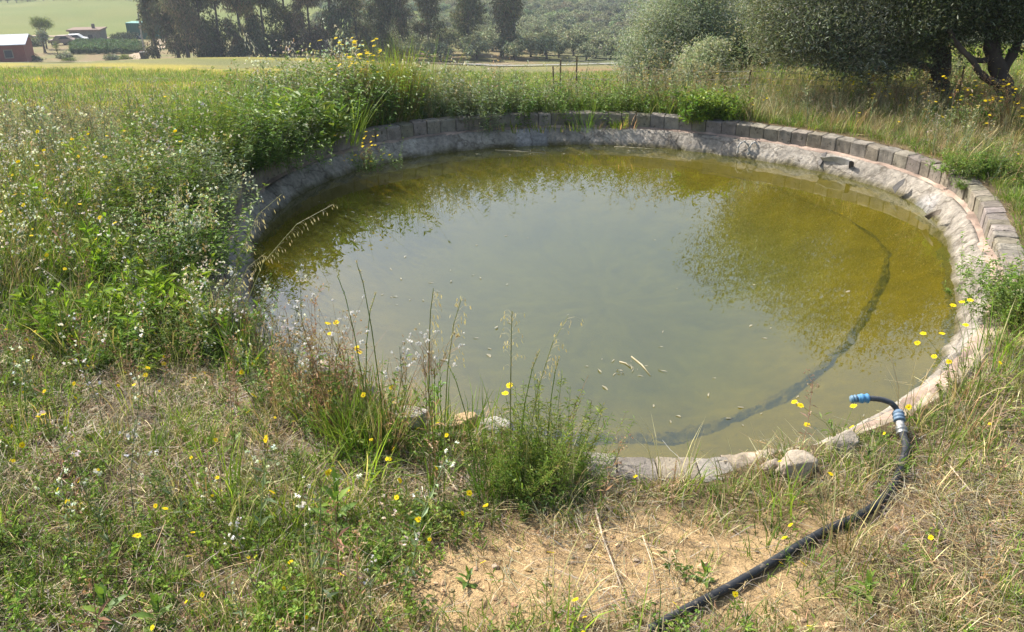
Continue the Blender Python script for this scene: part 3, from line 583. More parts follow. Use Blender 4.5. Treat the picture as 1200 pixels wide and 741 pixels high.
def eucalyptus_row():
    cols = [np.array(c) for c in [(.075, .09, .045), (.058, .075, .038), (.10, .105, .06), (.125, .10, .06), (.085, .095, .052)]]
    brn = [np.array(c) for c in [(.16, .125, .08), (.19, .155, .10), (.11, .11, .065), (.15, .13, .09)]]
    tp = [t_spray(15, .46, .115, .45, cols, 1.4, .9) for _ in range(8)]; tb = [t_spray(14, .44, .10, .45, brn+cols[:1], 1.3, .9) for _ in range(6)]
    L = [(207, 107, 9.5, 'c', 'feathery young pine standing at the left end of the dark tree row'), (229, 106, 15, 'd', 'dark tree at left end of the row, beside the grey pole'), (240, 103, 16, 'b', 'brownish tall tree second in the row behind left meadow'), (258, 109, 16, 'd', ''), (277, 104, 15, 'd', ''), (302, 106, 17, 'b', ''), (327, 104, 16, 'd', ''), (352, 107, 16, 'd', ''), (378, 104, 15, 'b', ''), (402, 106, 16, 'd', ''), (430, 108, 16, 'b', ''), (455, 112, 15, 'd', ''), (480, 116, 16, 's', 'slim pale trunked tree with thin crown near the row middle'), (507, 118, 15, 's', 'thin grey tree with bare pale trunk right of the dense row'), (552, 120, 14, 'e', 'dark tree with open gaps on both sides, right part of the row'), (588, 118, 15, 's2', 'brownish tree second from the right end of the row'), (603, 116, 16, 'd2', 'dark narrow tree closing the right end of the tall row')]
    for i, (u, Y, h, kind, lb) in enumerate(L):
        x = (u-CX)/F*Y*1.02; b = np.array([x, Y, float(H(x, Y))]); a = b+[0, 0, 1.]
        lean = rng.normal(0, .35, 2); tip = b+[lean[0], lean[1], h*.86]; paths = [([b, b+(tip-b)*.35+[U(-.2, .2), 0, 0], tip], .19, .05)]; lobes = []
        dens = {'c': 14, 'd': 34, 'b': 32, 's': 22, 'e': 26, 's2': 24, 'd2': 28}[kind]; w_ = {'c': .8, 'd': 1.6, 'b': 1.5, 's': 1.35, 'e': 1.7, 's2': 1.5, 'd2': 1.25}[kind]
        for k in range(22):
            f = U(.12 if kind[0] in 'db' else .28, 1.); c = b+(tip-b)*f+[rng.normal(0, w_*.55*(1.15-f*.6)), rng.normal(0, w_*.6), 0]
            lobes.append((c, (w_*U(.4, .75), w_*U(.4, .8), U(.7, 1.5)), int(dens*U(.7, 1.3))))
            if U() < .6: p0 = b+(tip-b)*max(f-.12, .1); paths.append(([p0, (p0+c)/2+[0, 0, .3], c], .06, .02))
        if kind in 'db':
            for k in range(7 if i > 2 else 2): lobes.append((b+[rng.normal(0, 1.3), rng.normal(0, .8), U(.6, 2.2)], (U(.7, 1.2), .7, U(.6, 1.1)), 30))
        gname = None if lb else 'tall trees of the dense dark row'
        tree('tall_tree', lb or 'tall dark hanging leafed tree in the dense middle of the row', 'tree', b, paths, lobes, tb if kind in ('b', 's2') else tp, (.75, 1.3), M_FAR, 'tall trees in the row across the valley', .25, (lambda pts, q=np.array([U(1.05, 1.8)])*np.array([[U(.95, 1.12), 1, U(.85, 1.1)]]): q), shell=.5, gap=.1, bark=(.30, .27, .22) if kind[0] == 's' else (.14, .12, .10))
eucalyptus_row()
def grove():
    cols = [np.array(c) for c in [(.29, .31, .18), (.24, .265, .145), (.33, .345, .23), (.20, .225, .115)]]; tp = [t_spray(7, .5, .17, .36, cols, 1., 0) for _ in range(6)]
    protos = []
    for k in range(6):
        nl = 5; lob = [((rng.normal(0, .8), rng.normal(0, .8), 2.1+rng.normal(0, .35)), (U(1., 1.5), U(1., 1.5), U(.8, 1.15)), 46) for _ in range(nl)]; p = lobe_points(lob, .4, .3)
        cm = crown_mesh('crown', p, tp, rng.uniform(.8, 1.3, len(p)), M_FAR, .22); tm = limb_mesh([([(0, 0, -.1), (.05, 0, .7), (.1, .1, 1.7)], .2, .1), ([(.05, 0, .7), (-.4, .1, 1.3), (-.7, .2, 2.)], .12, .05)]).mesh('trunk', M_BARK, True); protos.append((cm, tm))
    pos = []
    for r in range(75):
        y = 113+r*4.3
        for q in range(-28, 92):
            x = q*4.3+(r % 2)*2.1+rng.normal(0, .6); yy = y+rng.normal(0, .6)+.08*x; u = CX+F*x/yy/.99
            if u < 380 or u > 1290 or yy > 430: continue
            if noise(x*.03, yy*.03, 1.3, 3) < -.95: continue
            if 205 < yy+.05*x < 216 and noise(x*.02, 1, 1, 2) > -.4: continue      # cleared earth strip
            if u > 740 and rng.random() < .35: continue
            pos.append((x, yy))
    pos.sort(key=lambda p: abs(p[0]-p[1]*.07)*.25+p[1]); n = 0; V0 = []
    ml = [('olive tree in the front rows of the hillside grove', 150), ('olive tree in the middle rows of the hillside grove', 185), ('olive tree high in the far rows of the hillside grove', 1e9)]
    for i, (x, y) in enumerate(pos):
        z = float(H(x, y)); cm, tm = protos[rng.integers(6)]; s = U(.62, .9)*(1.3 if 262 < y < 285 else 1)
        if i < 290:
            e = empty('grove_olive', (x, y, z), next(l for l, m in ml if y < m), 'tree', 'olive trees in rows on the far hillside', az()); e.scale = (s, s, s*U(.85, 1.1))
            link('trunk', tm, None, e); link('crown', cm, None, e)
        else: V0.append((x, y, z, s))
    if V0:
        a = np.array(V0); tpl = []
        for cm, tm in protos:
            nv = len(cm.vertices); v = np.empty(nv*3, np.float32); cm.vertices.foreach_get('co', v); t = np.empty(len(cm.polygons)*3, np.int32); cm.loops.foreach_get('vertex_index', t); c = np.empty(nv*4, np.float32); cm.color_attributes['Col'].data.foreach_get('color', c); tpl.append((v.reshape(-1, 3), t.reshape(-1, 3), c.reshape(-1, 4)[:, :3]))
        V, T, C = stamp(tpl, a[:, :3], a[:, 3], tints(len(a), .12), 0); tag(link('far_olive_grove', tri_mesh('far_olive_grove', V, T, C, M_FAR)), 'far olive grove covering the upper hillside', 'grove', kind='stuff')
    print('grove', len(pos))
    # hedge bushes along the far edge of the green field
    cm, tm = protos[0]
    for k in range(22):
        u = -20+k*9.5+rng.normal(0, 2); Y = 268+rng.normal(0, 3); x = (u-CX)/F*Y; e = empty('hedge_bush', (x, Y, float(H(x, Y))), 'dark round bush in the hedge along the far edge of the green field', 'bush', 'bushes along the far field edge', az())
        s = U(.5, .85); e.scale = (s, s, s*.8); link('trunk', tm, None, e); link('crown', protos[rng.integers(6)][0], None, e)
grove()
# ------------------------------------------------------------------ farm in the valley, road, track
def gz(x, y): return float(H(x, y))
def at(u, Y): x = (u-CX)/F*Y/1.0; x = (u-CX)/F*(Y*CT-(gz(x, Y)-CAMZ)*ST); return x, Y, gz(x, Y)
def strip(name, pts, w, col, mat, lift=.06):
    pts = np.array(pts, float); t = np.linspace(0, len(pts)-1, len(pts)*16); q = np.stack([np.interp(t, np.arange(len(pts)), pts[:, k]) for k in (0, 1)], 1)
    T = np.gradient(q, axis=0); T /= np.linalg.norm(T, axis=1)[:, None]; N = np.stack([-T[:, 1], T[:, 0]], 1); cols = []
    for k in np.linspace(-.5, .5, 5): a = q+N*(k*w+.12*w*noise(q[:, 0], q[:, 1], .35, 2)[:, None]); cols.append(np.stack([a[:, 0], a[:, 1], H(a[:, 0], a[:, 1])+lift], 1))
    V = np.stack(cols, 1).reshape(-1, 3); Fc = [(i*5+j, i*5+j+1, i*5+j+6, i*5+j+5) for i in range(len(q)-1) for j in range(4)]
    return tag(MB().add(V, Fc, col).build(name, mat), kind='structure')
M_ROAD = solid('worn_road', .95, .6, .75, 1.2, 0)
strip('dirt_track', [(-90, 103), (-62, 101.5), (-42, 99), (-25, 98), (-12, 99.5), (0, 103)], 3.0, (.27, .215, .145), M_ROAD, .12)
strip('farm_path', [(-45, 100), (-50, 118), (-52, 135), (-60, 150), (-85, 158)], 2.2, (.33, .25, .16), M_ROAD, .12)
strip('road', [(-6, 99), (3, 96), (12, 93), (22, 92), (40, 96), (70, 104)], 3.0, (.27, .27, .26), M_ROAD, .14)
def farmhouse():
    x, y, z = at(8, 108); e = empty('farmhouse', (x, y, z), 'small red walled farmhouse with pale sheet roof at left edge', 'house', rz=R(16))
    r, wht, gr = (.25, .07, .05), (.34, .33, .32), (.31, .34, .40)
    w = MB(); w.box((-5, -1.9, 0), (2.7, 2.6, 2.35), r)
    for xx in (-5, 2.7): pass
    w.build('wall', M_PAINT, e); MB().box((-5.1, -2.6, -.6), (2.9, -1.86, .28), wht).build('plinth', M_CONC, e)
    rf = MB(); V = [(-5.4, -2.6, 2.3), (3.1, -2.6, 2.3), (3.1, .3, 3.15), (-5.4, .3, 3.15), (-5.4, 3., 2.4), (3.1, 3., 2.4)]; V2 = [(a, b, c+.09) for a, b, c in V]
    rf.add(V+V2, [(0, 3, 2, 1), (3, 4, 5, 2), (6, 7, 8, 9), (9, 8, 11, 10), (0, 1, 7, 6), (1, 2, 8, 7), (2, 5, 11, 8), (5, 4, 10, 11), (4, 3, 9, 10), (3, 0, 6, 9)], gr); rf.build('roof', M_PAINT, e)
    MB().add([(2.71, -1.9, 2.35), (2.71, 2.6, 2.35), (2.71, .3, 3.1)], [(0, 1, 2)], r).build('gable', M_PAINT, e)
    for xx in (-3.2, .9):
        f = MB().box((xx-.5, -1.96, .75), (xx+.5, -1.9, 1.75), (.30, .25, .2)).build('window', M_WOOD, e); MB().box((xx-.4, -1.975, .85), (xx+.4, -1.962, 1.65), (.04, .05, .06)).build('pane', M_PAINT, f)
    d = MB().box((-1.5, -1.95, .29), (-.6, -1.9, 2.1), (.10, .06, .05)).build('door', M_WOOD, e); MB().box((-.72, -1.99, 1.1), (-.68, -1.952, 1.2), (.3, .3, .3)).build('handle', M_MET, d)
def shed():
    x, y, z = at(106, 146); e = empty('stone_shed', (x, y, z), 'low grey stone shed with a flat brown roof in the garden', 'shed', rz=R(8)); g = (.20, .18, .155)
    MB().box((-2.5, -1.6, -.3), (2.3, 1.6, 1.75), g).build('wall', M_BLOCK, e); MB().box((-2.8, -1.9, 1.76), (2.5, 1.8, 2.0), (.22, .155, .11), .03).build('roof', M_WOOD, e)
    MB().box((.7, -.2, 2.003), (1.1, .2, 2.7), (.15, .13, .12)).build('chimney', M_BLOCK, e); d = MB().box((-1.9, -1.66, -.1), (-1.1, -1.603, 1.5), (.06, .05, .045)).build('door', M_WOOD, e)
    MB().box((.3, -1.64, .6), (1.0, -1.603, 1.2), (.05, .05, .05)).build('window', M_PAINT, e)
def container():
    x, y, z = at(172, 150); e = empty('green_container', (x, y, z), 'dark green metal container standing beside the tree row', 'container', rz=R(-4)); c = (.012, .105, .06); m = MB(); n = 26
    for k in range(n): a = -2.6+5.2*k/n; m.box((a, -1.2+(.05 if k % 2 else 0), .1), (a+5.2/n, 1.2, 2.62), c)
    m.build('body', M_PAINT, e); MB().box((-2.65, -1.26, 2.625), (2.65, 1.25, 2.72), (.12, .30, .25)).build('roof', M_PAINT, e)
    for s_ in (-1, 1): MB().box((s_*2.45-.12, -1.22, -.5), (s_*2.45+.12, 1.2, .098), (.05, .06, .05)).build('foot', M_MET, e)
    MB().box((2.606, -1.1, .2), (2.65, 1.1, 2.5), (.012, .09, .05)).build('door', M_PAINT, e)
def car(u, Y, lb, c, rz, nm='parked_car'):
    x, y, z = at(u, Y); e = empty(nm, (x, y, z), lb, 'car', rz=rz); pr = [(-1.9, .35), (-1.95, .75), (-1.2, .86), (-.75, 1.38), (.75, 1.42), (1.35, .95), (1.9, .82), (1.95, .35)]
    V = [(a, s_*.78*(1 if b < .9 else .86), b) for s_ in (-1, 1) for a, b in pr]; n = len(pr); MB().add(V, [tuple(range(n)), tuple(range(n, 2*n))[::-1]]+[(k, n+k, n+(k+1) % n, (k+1) % n) for k in range(n)], c).build('body', M_PAINT, e)
    for s_ in (-1, 1):
        MB().add([(-1.02, s_*.745, .93), (-.70, s_*.695, 1.31), (.70, s_*.695, 1.34), (1.15, s_*.735, .97)], [(0, 1, 2, 3)], (.02, .025, .03)).build('window', M_PAINT, e)
        for xx in (-1.2, 1.2): t = MB().tube([(xx, s_*.66, .31), (xx, s_*.81, .31)], .31, 14, (.015, .015, .015)).build('wheel', M_RUB, e); MB().tube([(xx, s_*.812, .31), (xx, s_*.825, .31)], .17, 10, (.4, .4, .4)).build('rim', M_MET, t)
def pole():
    x, y, z = at(171, 113); e = empty('utility_pole', (x, y, z), 'thin grey utility pole left of the dark tree row', 'pole'); MB().tube([(0, 0, -.2), (0, 0, 3), (.05, 0, 5.6)], [.12, .11, .09], 10, (.33, .33, .31)).build('shaft', M_CONC, e); MB().box((-.22, -.16, .0), (.22, .16, .5), (.30, .29, .27), .03).build('footing', M_CONC, e)
def bin_():
    x, y, z = at(170, 106.5); e = empty('rubbish_bin', (x, y, z), 'dark grey bin beside the track below the grey pole', 'bin', rz=.3); MB().add([(-.34, -.3, .12), (.34, -.3, .12), (.34, .3, .12), (-.34, .3, .12), (-.45, -.42, 1.0), (.45, -.42, 1.0), (.45, .4, 1.0), (-.45, .4, 1.0)], [(3, 2, 1, 0), (4, 5, 6, 7), (0, 1, 5, 4), (1, 2, 6, 5), (2, 3, 7, 6), (3, 0, 4, 7)], (.09, .09, .085)).build('body', M_PAINT, e)
    MB().box((-.48, -.46, 1.004), (.48, .44, 1.1), (.12, .11, .10), .02).build('lid', M_PAINT, e)
    for s_ in (-1, 1): MB().tube([(s_*.22, .26, .12), (s_*.36, .26, .12)], .12, 10, (.02, .02, .02)).build('wheel', M_RUB, e)
farmhouse(); shed(); container(); pole(); bin_()
car(88, 137, 'pale car parked between the shed and the lime green tree', (.55, .55, .53), .2); car(159, 150, 'white car parked in front of the green container', (.62, .62, .60), -.3); car(75, 135, 'brown grey car parked nearest the lime green tree', (.22, .16, .12), .1)
def farm_plants():
    lime = [np.array(c) for c in [(.20, .24, .05), (.16, .21, .045), (.24, .27, .07)]]; tl = [t_spray(9, .30, .06, .28, lime, 1.2) for _ in range(5)]; tg = [t_spray(8, .4, .14, .3, DK+OL[:2], 1) for _ in range(5)]; tv = [t_spray(8, .42, .15, .3, OL[2:]+OL[:1], 1) for _ in range(5)]
    x, y, z = at(55, 128); b = np.array([x, y, z]); tree('lime_tree', 'lime green thin crowned tree between farmhouse and shed', 'tree', b, [([b, b+[.1, 0, 1.4], b+[0, 0, 2.6]], .12, .07)]+[([b+[0, 0, 2.0], b+[dx, .2, 3.1], b+[dx*1.7, .3, 4.1]], .06, .02) for dx in (-.7, -.25, .3, .7)], [(b+[dx, U(-.5, .5), 3.5+dz], (.75, .8, .6), 55) for dx, dz in ((-1.1, .1), (-.4, .4), (.4, .3), (1.1, 0), (0, -.2))], tl, (.8, 1.3), M_FAR, shell=.5)
    x, y, z = at(53, 122); b = np.array([x, y, z]); tree('silver_tree', 'small silvery tree in front of the lime green tree', 'tree', b, [([b, b+[0, 0, 1.1], b+[.1, 0, 2]], .17, .08)], [(b+[dx, 0, 1.75+dz], (.5, .5, .55), 45) for dx, dz in ((-.25, 0), (.3, .35), (0, .7))], tv, (.7, 1.1), M_FAR)
    x, y, z = at(68, 118); b = np.array([x, y, z]); tree('young_tree', 'slim young green tree left of the vegetable rows', 'tree', b, [([b, b+[0, 0, .8], b+[.1, 0, 1.7]], .06, .03)], [(b+[0, 0, 1.45], (.4, .4, .6), 40)], tl, (.6, .9), M_FAR)
    for u, Y, w_, h_, tp, lb in [(17, 140, 1.3, 1.1, tg, 'dark round bush behind the farmhouse roof'), (43, 134, 1.0, 1.1, tg, 'brownish bush left of the lime green tree'), (150, 148, 1.5, .9, tg, 'green bush behind the right end of the vegetable rows'), (138, 150, 1.2, .6, tg, 'dark low bush right of the stone shed'), (131, 112, .8, .55, tv, 'grey green bush in front of the vegetable rows'), (148, 112, 1.0, .5, tl, 'yellow green bush right of the grey green bush'), (82, 108, .9, .4, tl, 'low green bush beside the dirt track'), (76, 115, .8, .5, tv, 'flat green bush right of the farmhouse'), (41, 110, .6, .5, tg, 'small dark bush at the farmhouse corner'), (157, 132, .7, .9, tl, 'lime bush at the end of the vegetable rows')]:
        x, y, z = at(u, Y); b = np.array([x, y, z]); tree('garden_bush', lb, 'bush', b, [([b-[0, 0, .1], b+[0, 0, h_]], .05, .02)], [(b+[0, 0, h_*.5], (w_, w_*.7, h_*.6), int(70*w_)+30)], tp, (.7, 1.1), M_FAR)
    p = []
    for r in range(7):
        for k in range(60): x, y, z = at(84+k*1.33+r*.4, 121+r*2.0); p.append((x+rng.normal(0, .12), y+rng.normal(0, .15), z))
    p = np.array(p); tvv = [t_broad(5, .75, .38, .16, [np.array([.13, .20, .085]), np.array([.10, .17, .07]), np.array([.17, .23, .11])], .25) for _ in range(5)]
    V, T, C = stamp(tvv, p, rng.uniform(.8, 1.35, len(p)), tints(len(p), .15), .1); tag(link('vegetable_rows', tri_mesh('vegetable_rows', V, T, C, M_FAR)), 'rows of green vegetables in the valley garden', 'crops', kind='stuff')
farm_plants()
def fence():
    e = empty('wire_fence', (0, 0, 0), 'rusty wire fence on thin posts beyond the far wall', 'fence'); tops = []
    for u, vt, Y, hh in [(648, 78, 14.2, 1), (657, 70, 14., 1), (676, 66, 14., 1), (760, 78, 13.6, 1), (880, 82, 13.0, 1), (1020, 86, 12.9, 1), (1041, 86, 12.7, 1), (1130, 78, 12.6, 1)]:
        t = PD(u, vt, Y); g_ = gz(t[0], Y); b = np.array([t[0]+rng.normal(0, .03), Y, g_-.1]); MB().tube([b, (b+t)/2+[.01, 0, 0], t], [.015, .014, .012], 7, (.13, .10, .075)).build('post', M_WOOD, e); tops.append((t, b))
    m = MB()
    for f in (.28, .5, .72, .95):
        for (t0, b0), (t1, b1) in zip(tops[:-1], tops[1:]): p, q = b0+(t0-b0)*f, b1+(t1-b1)*f; m.tube([p, (p+q)/2-[0, 0, .02], q], .0035, 4, (.30, .28, .25))
    m.build('wire', M_MET, e)
fence()
def tarp():
    nx, ny = 26, 12; c = PD(699, 93, 14.3); z0 = gz(c[0], 14.3); V = []
    for j in range(ny):
        for i in range(nx): x = (i/(nx-1)-.5)*.62; y = (j/(ny-1)-.5)*.5; V.append((x+.02*noise(y*9, x, 1, 1), y+.02*noise(x*8, y, 1, 2), .04+.07*abs(float(noise(np.array(x*7), np.array(y*7), 1, 1)))+.10*j/ny))
    V = np.array(V, float); W = np.concatenate([V, V-[0, 0, .008]]); n = nx*ny; q = [(j*nx+i, j*nx+i+1, (j+1)*nx+i+1, (j+1)*nx+i) for j in range(ny-1) for i in range(nx-1)]
    o = MB().add(W, q+[tuple(n+k for k in f)[::-1] for f in q], (.74, .73, .71)).build('plastic_sheet', M_SCRAP, smooth=True, loc=(c[0], 14.3, z0+.06)); tag(o, 'crumpled white plastic sheet lying in the weeds beyond the wall', 'sheet')
tarp()
# ------------------------------------------------------------------ flowers, single weeds and clumps
YEL, YEL2 = np.array([.84, .64, .010]), np.array([.70, .42, .008])
def add_head(t, p, r, c=YEL, nrm=None, n=11):
    nrm = np.array([U(-.45, .25), U(-.5, .1), 1.]) if nrm is None else np.asarray(nrm, float); nrm = nrm/np.linalg.norm(nrm); a = np.cross(nrm, [0, 1, 0]); a /= np.linalg.norm(a); b = np.cross(nrm, a); p = np.asarray(p, float)
    for k in range(n):
        w = 2*math.pi*k/n+U(-.12, .12); d = math.cos(w)*a+math.sin(w)*b; s = math.cos(w)*b-math.sin(w)*a; rr = r*U(.85, 1.1)
        t.add([p+d*r*.2-s*r*.10, p+d*r*.2+s*r*.10, p+d*rr*.8+s*r*.20+nrm*r*.08, p+d*rr+nrm*r*.02, p+d*rr*.8-s*r*.20+nrm*r*.08], [(0, 1, 2), (0, 2, 3), (0, 3, 4)], jc(c, .08))
    w = np.arange(7)/7*6.283; V = [p+nrm*r*.16]+[p+(math.cos(q)*a+math.sin(q)*b)*r*.34+nrm*r*.05 for q in w]; t.add(V, [(0, k+1, (k+1) % 7+1) for k in range(7)], YEL2*.9)
def tmesh(name, t, mat): V, T, C = t.get(); return tri_mesh(name, V, T, C, mat)
def daisy_proto(h, r):
    e = np.array([U(-.25, .25)*h, U(-.25, .25)*h, h]); s = TP(); s.stem([np.zeros(3)-[0, 0, .02], e*np.array([.3, .3, .5]), e], .0028, G1*.9)
    for k in range(5): s.leaf(e*U(.05, .5)*np.array([.3, .3, 1]), dirv(az(), U(0, .8)), UP, .035, .008, jc(G1))
    f = TP(); add_head(f, e, r, nrm=[U(-.9, .5), U(-.9, .4), 1.]); return tmesh('stem', s, M_LEAF), tmesh('flower_head', f, M_PETAL)
def daisies():
    pr = [daisy_proto(U(.06, .13), U(.0105, .0145)) for _ in range(7)]+[daisy_proto(U(.16, .26), U(.012, .0155)) for _ in range(7)]+[daisy_proto(U(.32, .52), U(.013, .017)) for _ in range(7)]
    def dn(x, y, u, v):
        z = zones(x, y, u, v)
        return 17*z['front']*(.25+1.1*patch(x, y, 2.3, 4))*(1-.75*z['bare'])*(1-.6*z['rightdry'])+26*z['leftbank']*np.clip(patch(x, y, 1.7, 1)-.2, 0, 1)+10*z['rightbank']+26*g2(u, v, 320, 445, 120, 40)+22*g2(u, v, 470, 560, 70, 40)+20*g2(u, v, 950, 540, 90, 22)+40*g2(u, v, 215, 290, 55, 45)+9*z['back']+24*g2(u, v, 1130, 130, 60, 25)+12*g2(u, v, 1200, 270, 20, 60)
    p = scatter(dn, 60, (-8, 8.5, 1.3, 14)); d = np.hypot(p[:, 0], p[:, 1]); u, v = UV(p[:, 0], p[:, 1], p[:, 2]); k = (u > -30) & (u < 1230) & (v < 790); p, d, u, v = p[k], d[k], u[k], v[k]; o = np.argsort(d); p, u, v = p[o], u[o], v[o]
    def lab(u, v, y):
        if y > 9: return 'yellow daisy in the weeds beyond the far right wall' if u > 600 else 'yellow daisy in the weeds behind the far left wall'
        if u > 1150 and v < 420: return 'yellow daisy beside the right end of the wall'
        if u > 860 and v < 590: return 'yellow daisy at the near right rim by the blue hose fittings'
        if u > 860: return 'yellow daisy in the dry grass beside the black hose'
        if v < 400: return 'yellow daisy among white seed heads on the left bank'
        if u > 520: return 'yellow daisy around the bare sandy patch'
        if v < 510: return 'yellow daisy along the crumbled near left rim'
        return 'yellow daisy in the low grass at the lower left'
    n = min(285, len(p)); tall = (p[:, 1] > 5.2)
    for i in range(n):
        st, fl = pr[rng.integers(7)+(14 if tall[i] and p[i, 0] < -1.3 else 7 if tall[i] or U() < .25 else 0)]; e = empty('yellow_daisy', tuple(p[i]), lab(u[i], v[i], p[i, 1]), 'flower', 'yellow daisies around the pond', az()); s = U(.7, 1.25); e.scale = (s, s, s*U(.8, 1.4)); e.rotation_euler[0] = U(-.35, .35); e.rotation_euler[1] = U(-.35, .35); link('stem', st, None, e); link('flower_head', fl, None, e)
    print('daisies', len(p))
    if len(p) > n:
        tp = []
        for _ in range(6): t = TP(); e = np.array([U(-.05, .05), U(-.05, .05), U(.22, .5)]); t.stem([np.zeros(3), e*.6, e], .004, G1); add_head(t, e, .017, n=8); tp.append(t.get())
        q = p[n:]; V, T, C = stamp(tp, q, rng.uniform(.8, 1.3, len(q)), None, .15); tag(link('far_yellow_daisies', tri_mesh('far_yellow_daisies', V, T, C, M_PETAL)), 'smaller yellow daisies farther off in the weeds', 'flowers', kind='stuff')
    # tall daisies that stand up against the water
    def tall_daisy(bu, bv, heads, lb):
        b = P(bu, bv, -.02); b[2] = min(float(H(b[0], b[1])), .0); e = empty('daisy_plant', tuple(b), lb, 'flower'); s = TP(); f = TP()
        for hu, hv in heads:
            tip = PD(hu, hv, b[1]+U(.0, .12))-b; m = tip*np.array([.35, .35, .55])+rng.normal(0, .012, 3); s.stem([[U(-.02, .02), U(-.02, .02), -.02], m, tip], .004, jc(G1*.9))
            for k in range(4): s.leaf(m*U(.1, 1.3), dirv(az(), U(0, .8)), UP, .05, .010, jc(G1))
            h = TP(); add_head(h, tip, .019); link('flower_head', tmesh('flower_head', h, M_PETAL), None, e)
        link('stem', tmesh('stem', s, M_LEAF), None, e)
    tall_daisy(1128, 448, [(1117, 358), (1127, 354), (1137, 352), (1104, 391)], 'tall yellow daisy plant reaching over the pale rim at the right')
    tall_daisy(1116, 456, [(1075, 402), (1082, 391), (1095, 418), (1112, 424), (1132, 381)], 'yellow daisy plant leaning over the water left of the tallest one')
    tall_daisy(985, 520, [(938, 475), (946, 498), (1000, 476), (931, 471)], 'yellow daisy plant standing just left of the blue hose end')
    tall_daisy(598, 530, [(597, 452), (592, 461)], 'single yellow daisy standing up against the green water')
    tall_daisy(412, 470, [(418, 408), (421, 413), (387, 391), (384, 379), (394, 378)], 'yellow daisies above the near left edge beside white seed heads')
daisies()
def wild_oats():
    data = [((452, 520), (418, 308), 1, 'longest dark green grass stem crossing the near left water'), ((432, 500), (396, 325), 0, 'thin green grass stem left of the longest stem'), ((505, 575), (508, 338), 2, 'wild oat with the tallest nodding head in front of the pond'), ((520, 580), (540, 352), 2, 'wild oat right of the tallest nodding oat head'), ((598, 565), (600, 365), 2, 'wild oat with open head in the middle of the near rim'), ((612, 590), (665, 372), 2, 'wild oat bending right over the feathery bush'), ((606, 575), (632, 412), 1, 'grass stem with narrow pale spike above the feathery bush'), ((560, 580), (524, 425), 0, 'bent dark green stem left of the feathery bush'), ((640, 545), (655, 420), 1, 'thin spike standing behind the feathery bush'), ((268, 430), (330, 228), 2, 'drooping oat with rows of pale spikelets on the left rim'), ((262, 440), (312, 296), 2, 'smaller drooping oat below the largest drooping one'), ((275, 420), (390, 240), 2, 'oat arching farthest right over the shaded left water'), ((430, 505), (440, 345), 1, 'pale grass spike beside the white seed heads')]
    for (bu, bv), (tu, tv), kind, lb in data:
        b = P(bu, bv, 0); b[2] = float(H(b[0], b[1])); tip = PD(tu, tv, b[1]+U(-.05, .25))-b; sd_ = np.array([tip[0], tip[1], 0]); L = np.linalg.norm(tip)
        e = empty('wild_oat', tuple(b), lb, 'grass stem'); s = TP(); q = [np.zeros(3)-[0, 0, .02], tip*[.12, .12, .36], tip*[.36, .36, .68], tip*[.68, .68, .9], tip]; col = G1*.75 if kind < 2 else np.array([.20, .22, .08]); s.stem(q, .0062, col, 4)
        for k in range(4): s.blade((0, 0, -.01), L*U(.25, .5), .009, az(), U(.2, .8), jc(G1), 4, .2)
        link('stem', tmesh('stem', s, M_LEAF), None, e); h = TP()
        for k in range(34 if kind == 2 else 26 if kind == 1 else 10):
            f = U(.70, 1.) if kind == 2 else U(.88, 1.02); p = np.array([np.interp(f, [0, .36, .68, .9, 1], [w[i] for w in (q[0], q[1], q[2], q[3], q[4])]) for i in range(3)])
            if kind == 2:
                d = dirv(math.atan2(tip[1], tip[0])+U(-1.3, 1.3), U(-.4, .4)); z = p+d*U(.02, .07); h.stem([p, (p+z)/2+[0, 0, .012], z], .0014, ST1); h.leaf(z, [d[0]*.25, d[1]*.25, -1], dirv(az(), 0), U(.020, .030), .0065, jc(ST1*1.25, .15))
            else: h.leaf(p, dirv(az(), U(.7, 1.4)), dirv(az(), 0), .016, .004, jc(ST1 if kind else G1))
        link('panicle', tmesh('panicle', h, M_DRY), None, e)
wild_oats()
WH = np.array([.78, .76, .72])
def seed_plants():
    data = [((512, 585), [(U(478, 545), U(385, 428)) for _ in range(34)], .0095, 'white seed head plant with wide open top in front of the near water'), ((388, 495), [(U(345, 432), U(345, 425)) for _ in range(40)], .010, 'dry bushy plant with white fluff on the near left edge'), ((455, 530), [(U(440, 500), U(400, 445)) for _ in range(16)], .009, 'brown stemmed seed plant left of the wide white one'), ((300, 420), [(U(262, 335), U(318, 385)) for _ in range(30)], .010, 'white fluffy plant where the left wall ends')]
    for (bu, bv), hs, r, lb in data:
        b = P(bu, bv, 0); b[2] = float(H(b[0], b[1])); e = empty('seed_head_plant', tuple(b), lb, 'plant'); s = TP(); f = TP()
        for g_ in range(6):
            sub = hs[g_::6]; mu, mv = np.mean([h[0] for h in sub]), np.mean([h[1] for h in sub]); m = PD(mu, mv+22, b[1]+U(-.1, .1))-b; s.stem([[U(-.03, .03), U(-.03, .03), -.02], m*[.4, .4, .5]+rng.normal(0, .01, 3), m], .005, jc(BR*1.3 if g_ % 2 else G1))
            for k in range(7): s.leaf(m*U(.1, .9), dirv(az(), U(0, .9)), UP, .05, .009, jc(BR*1.7 if U() < .5 else G1))
            for hu, hv in sub: p = PD(hu, hv, b[1]+U(-.12, .15))-b; s.stem([m*.93, (m+p)/2+rng.normal(0, .006, 3), p], .0022, jc(BR*1.6)); t1 = TP(); t1.puff([0, 0, 0], r*U(.5, 1.15), WH if U() < .72 else ST1, 0); link('seed_head', tmesh('seed_head', t1, M_PETAL), None, e, tuple(p))
        link('stem', tmesh('stem', s, M_LEAF), None, e)
seed_plants()
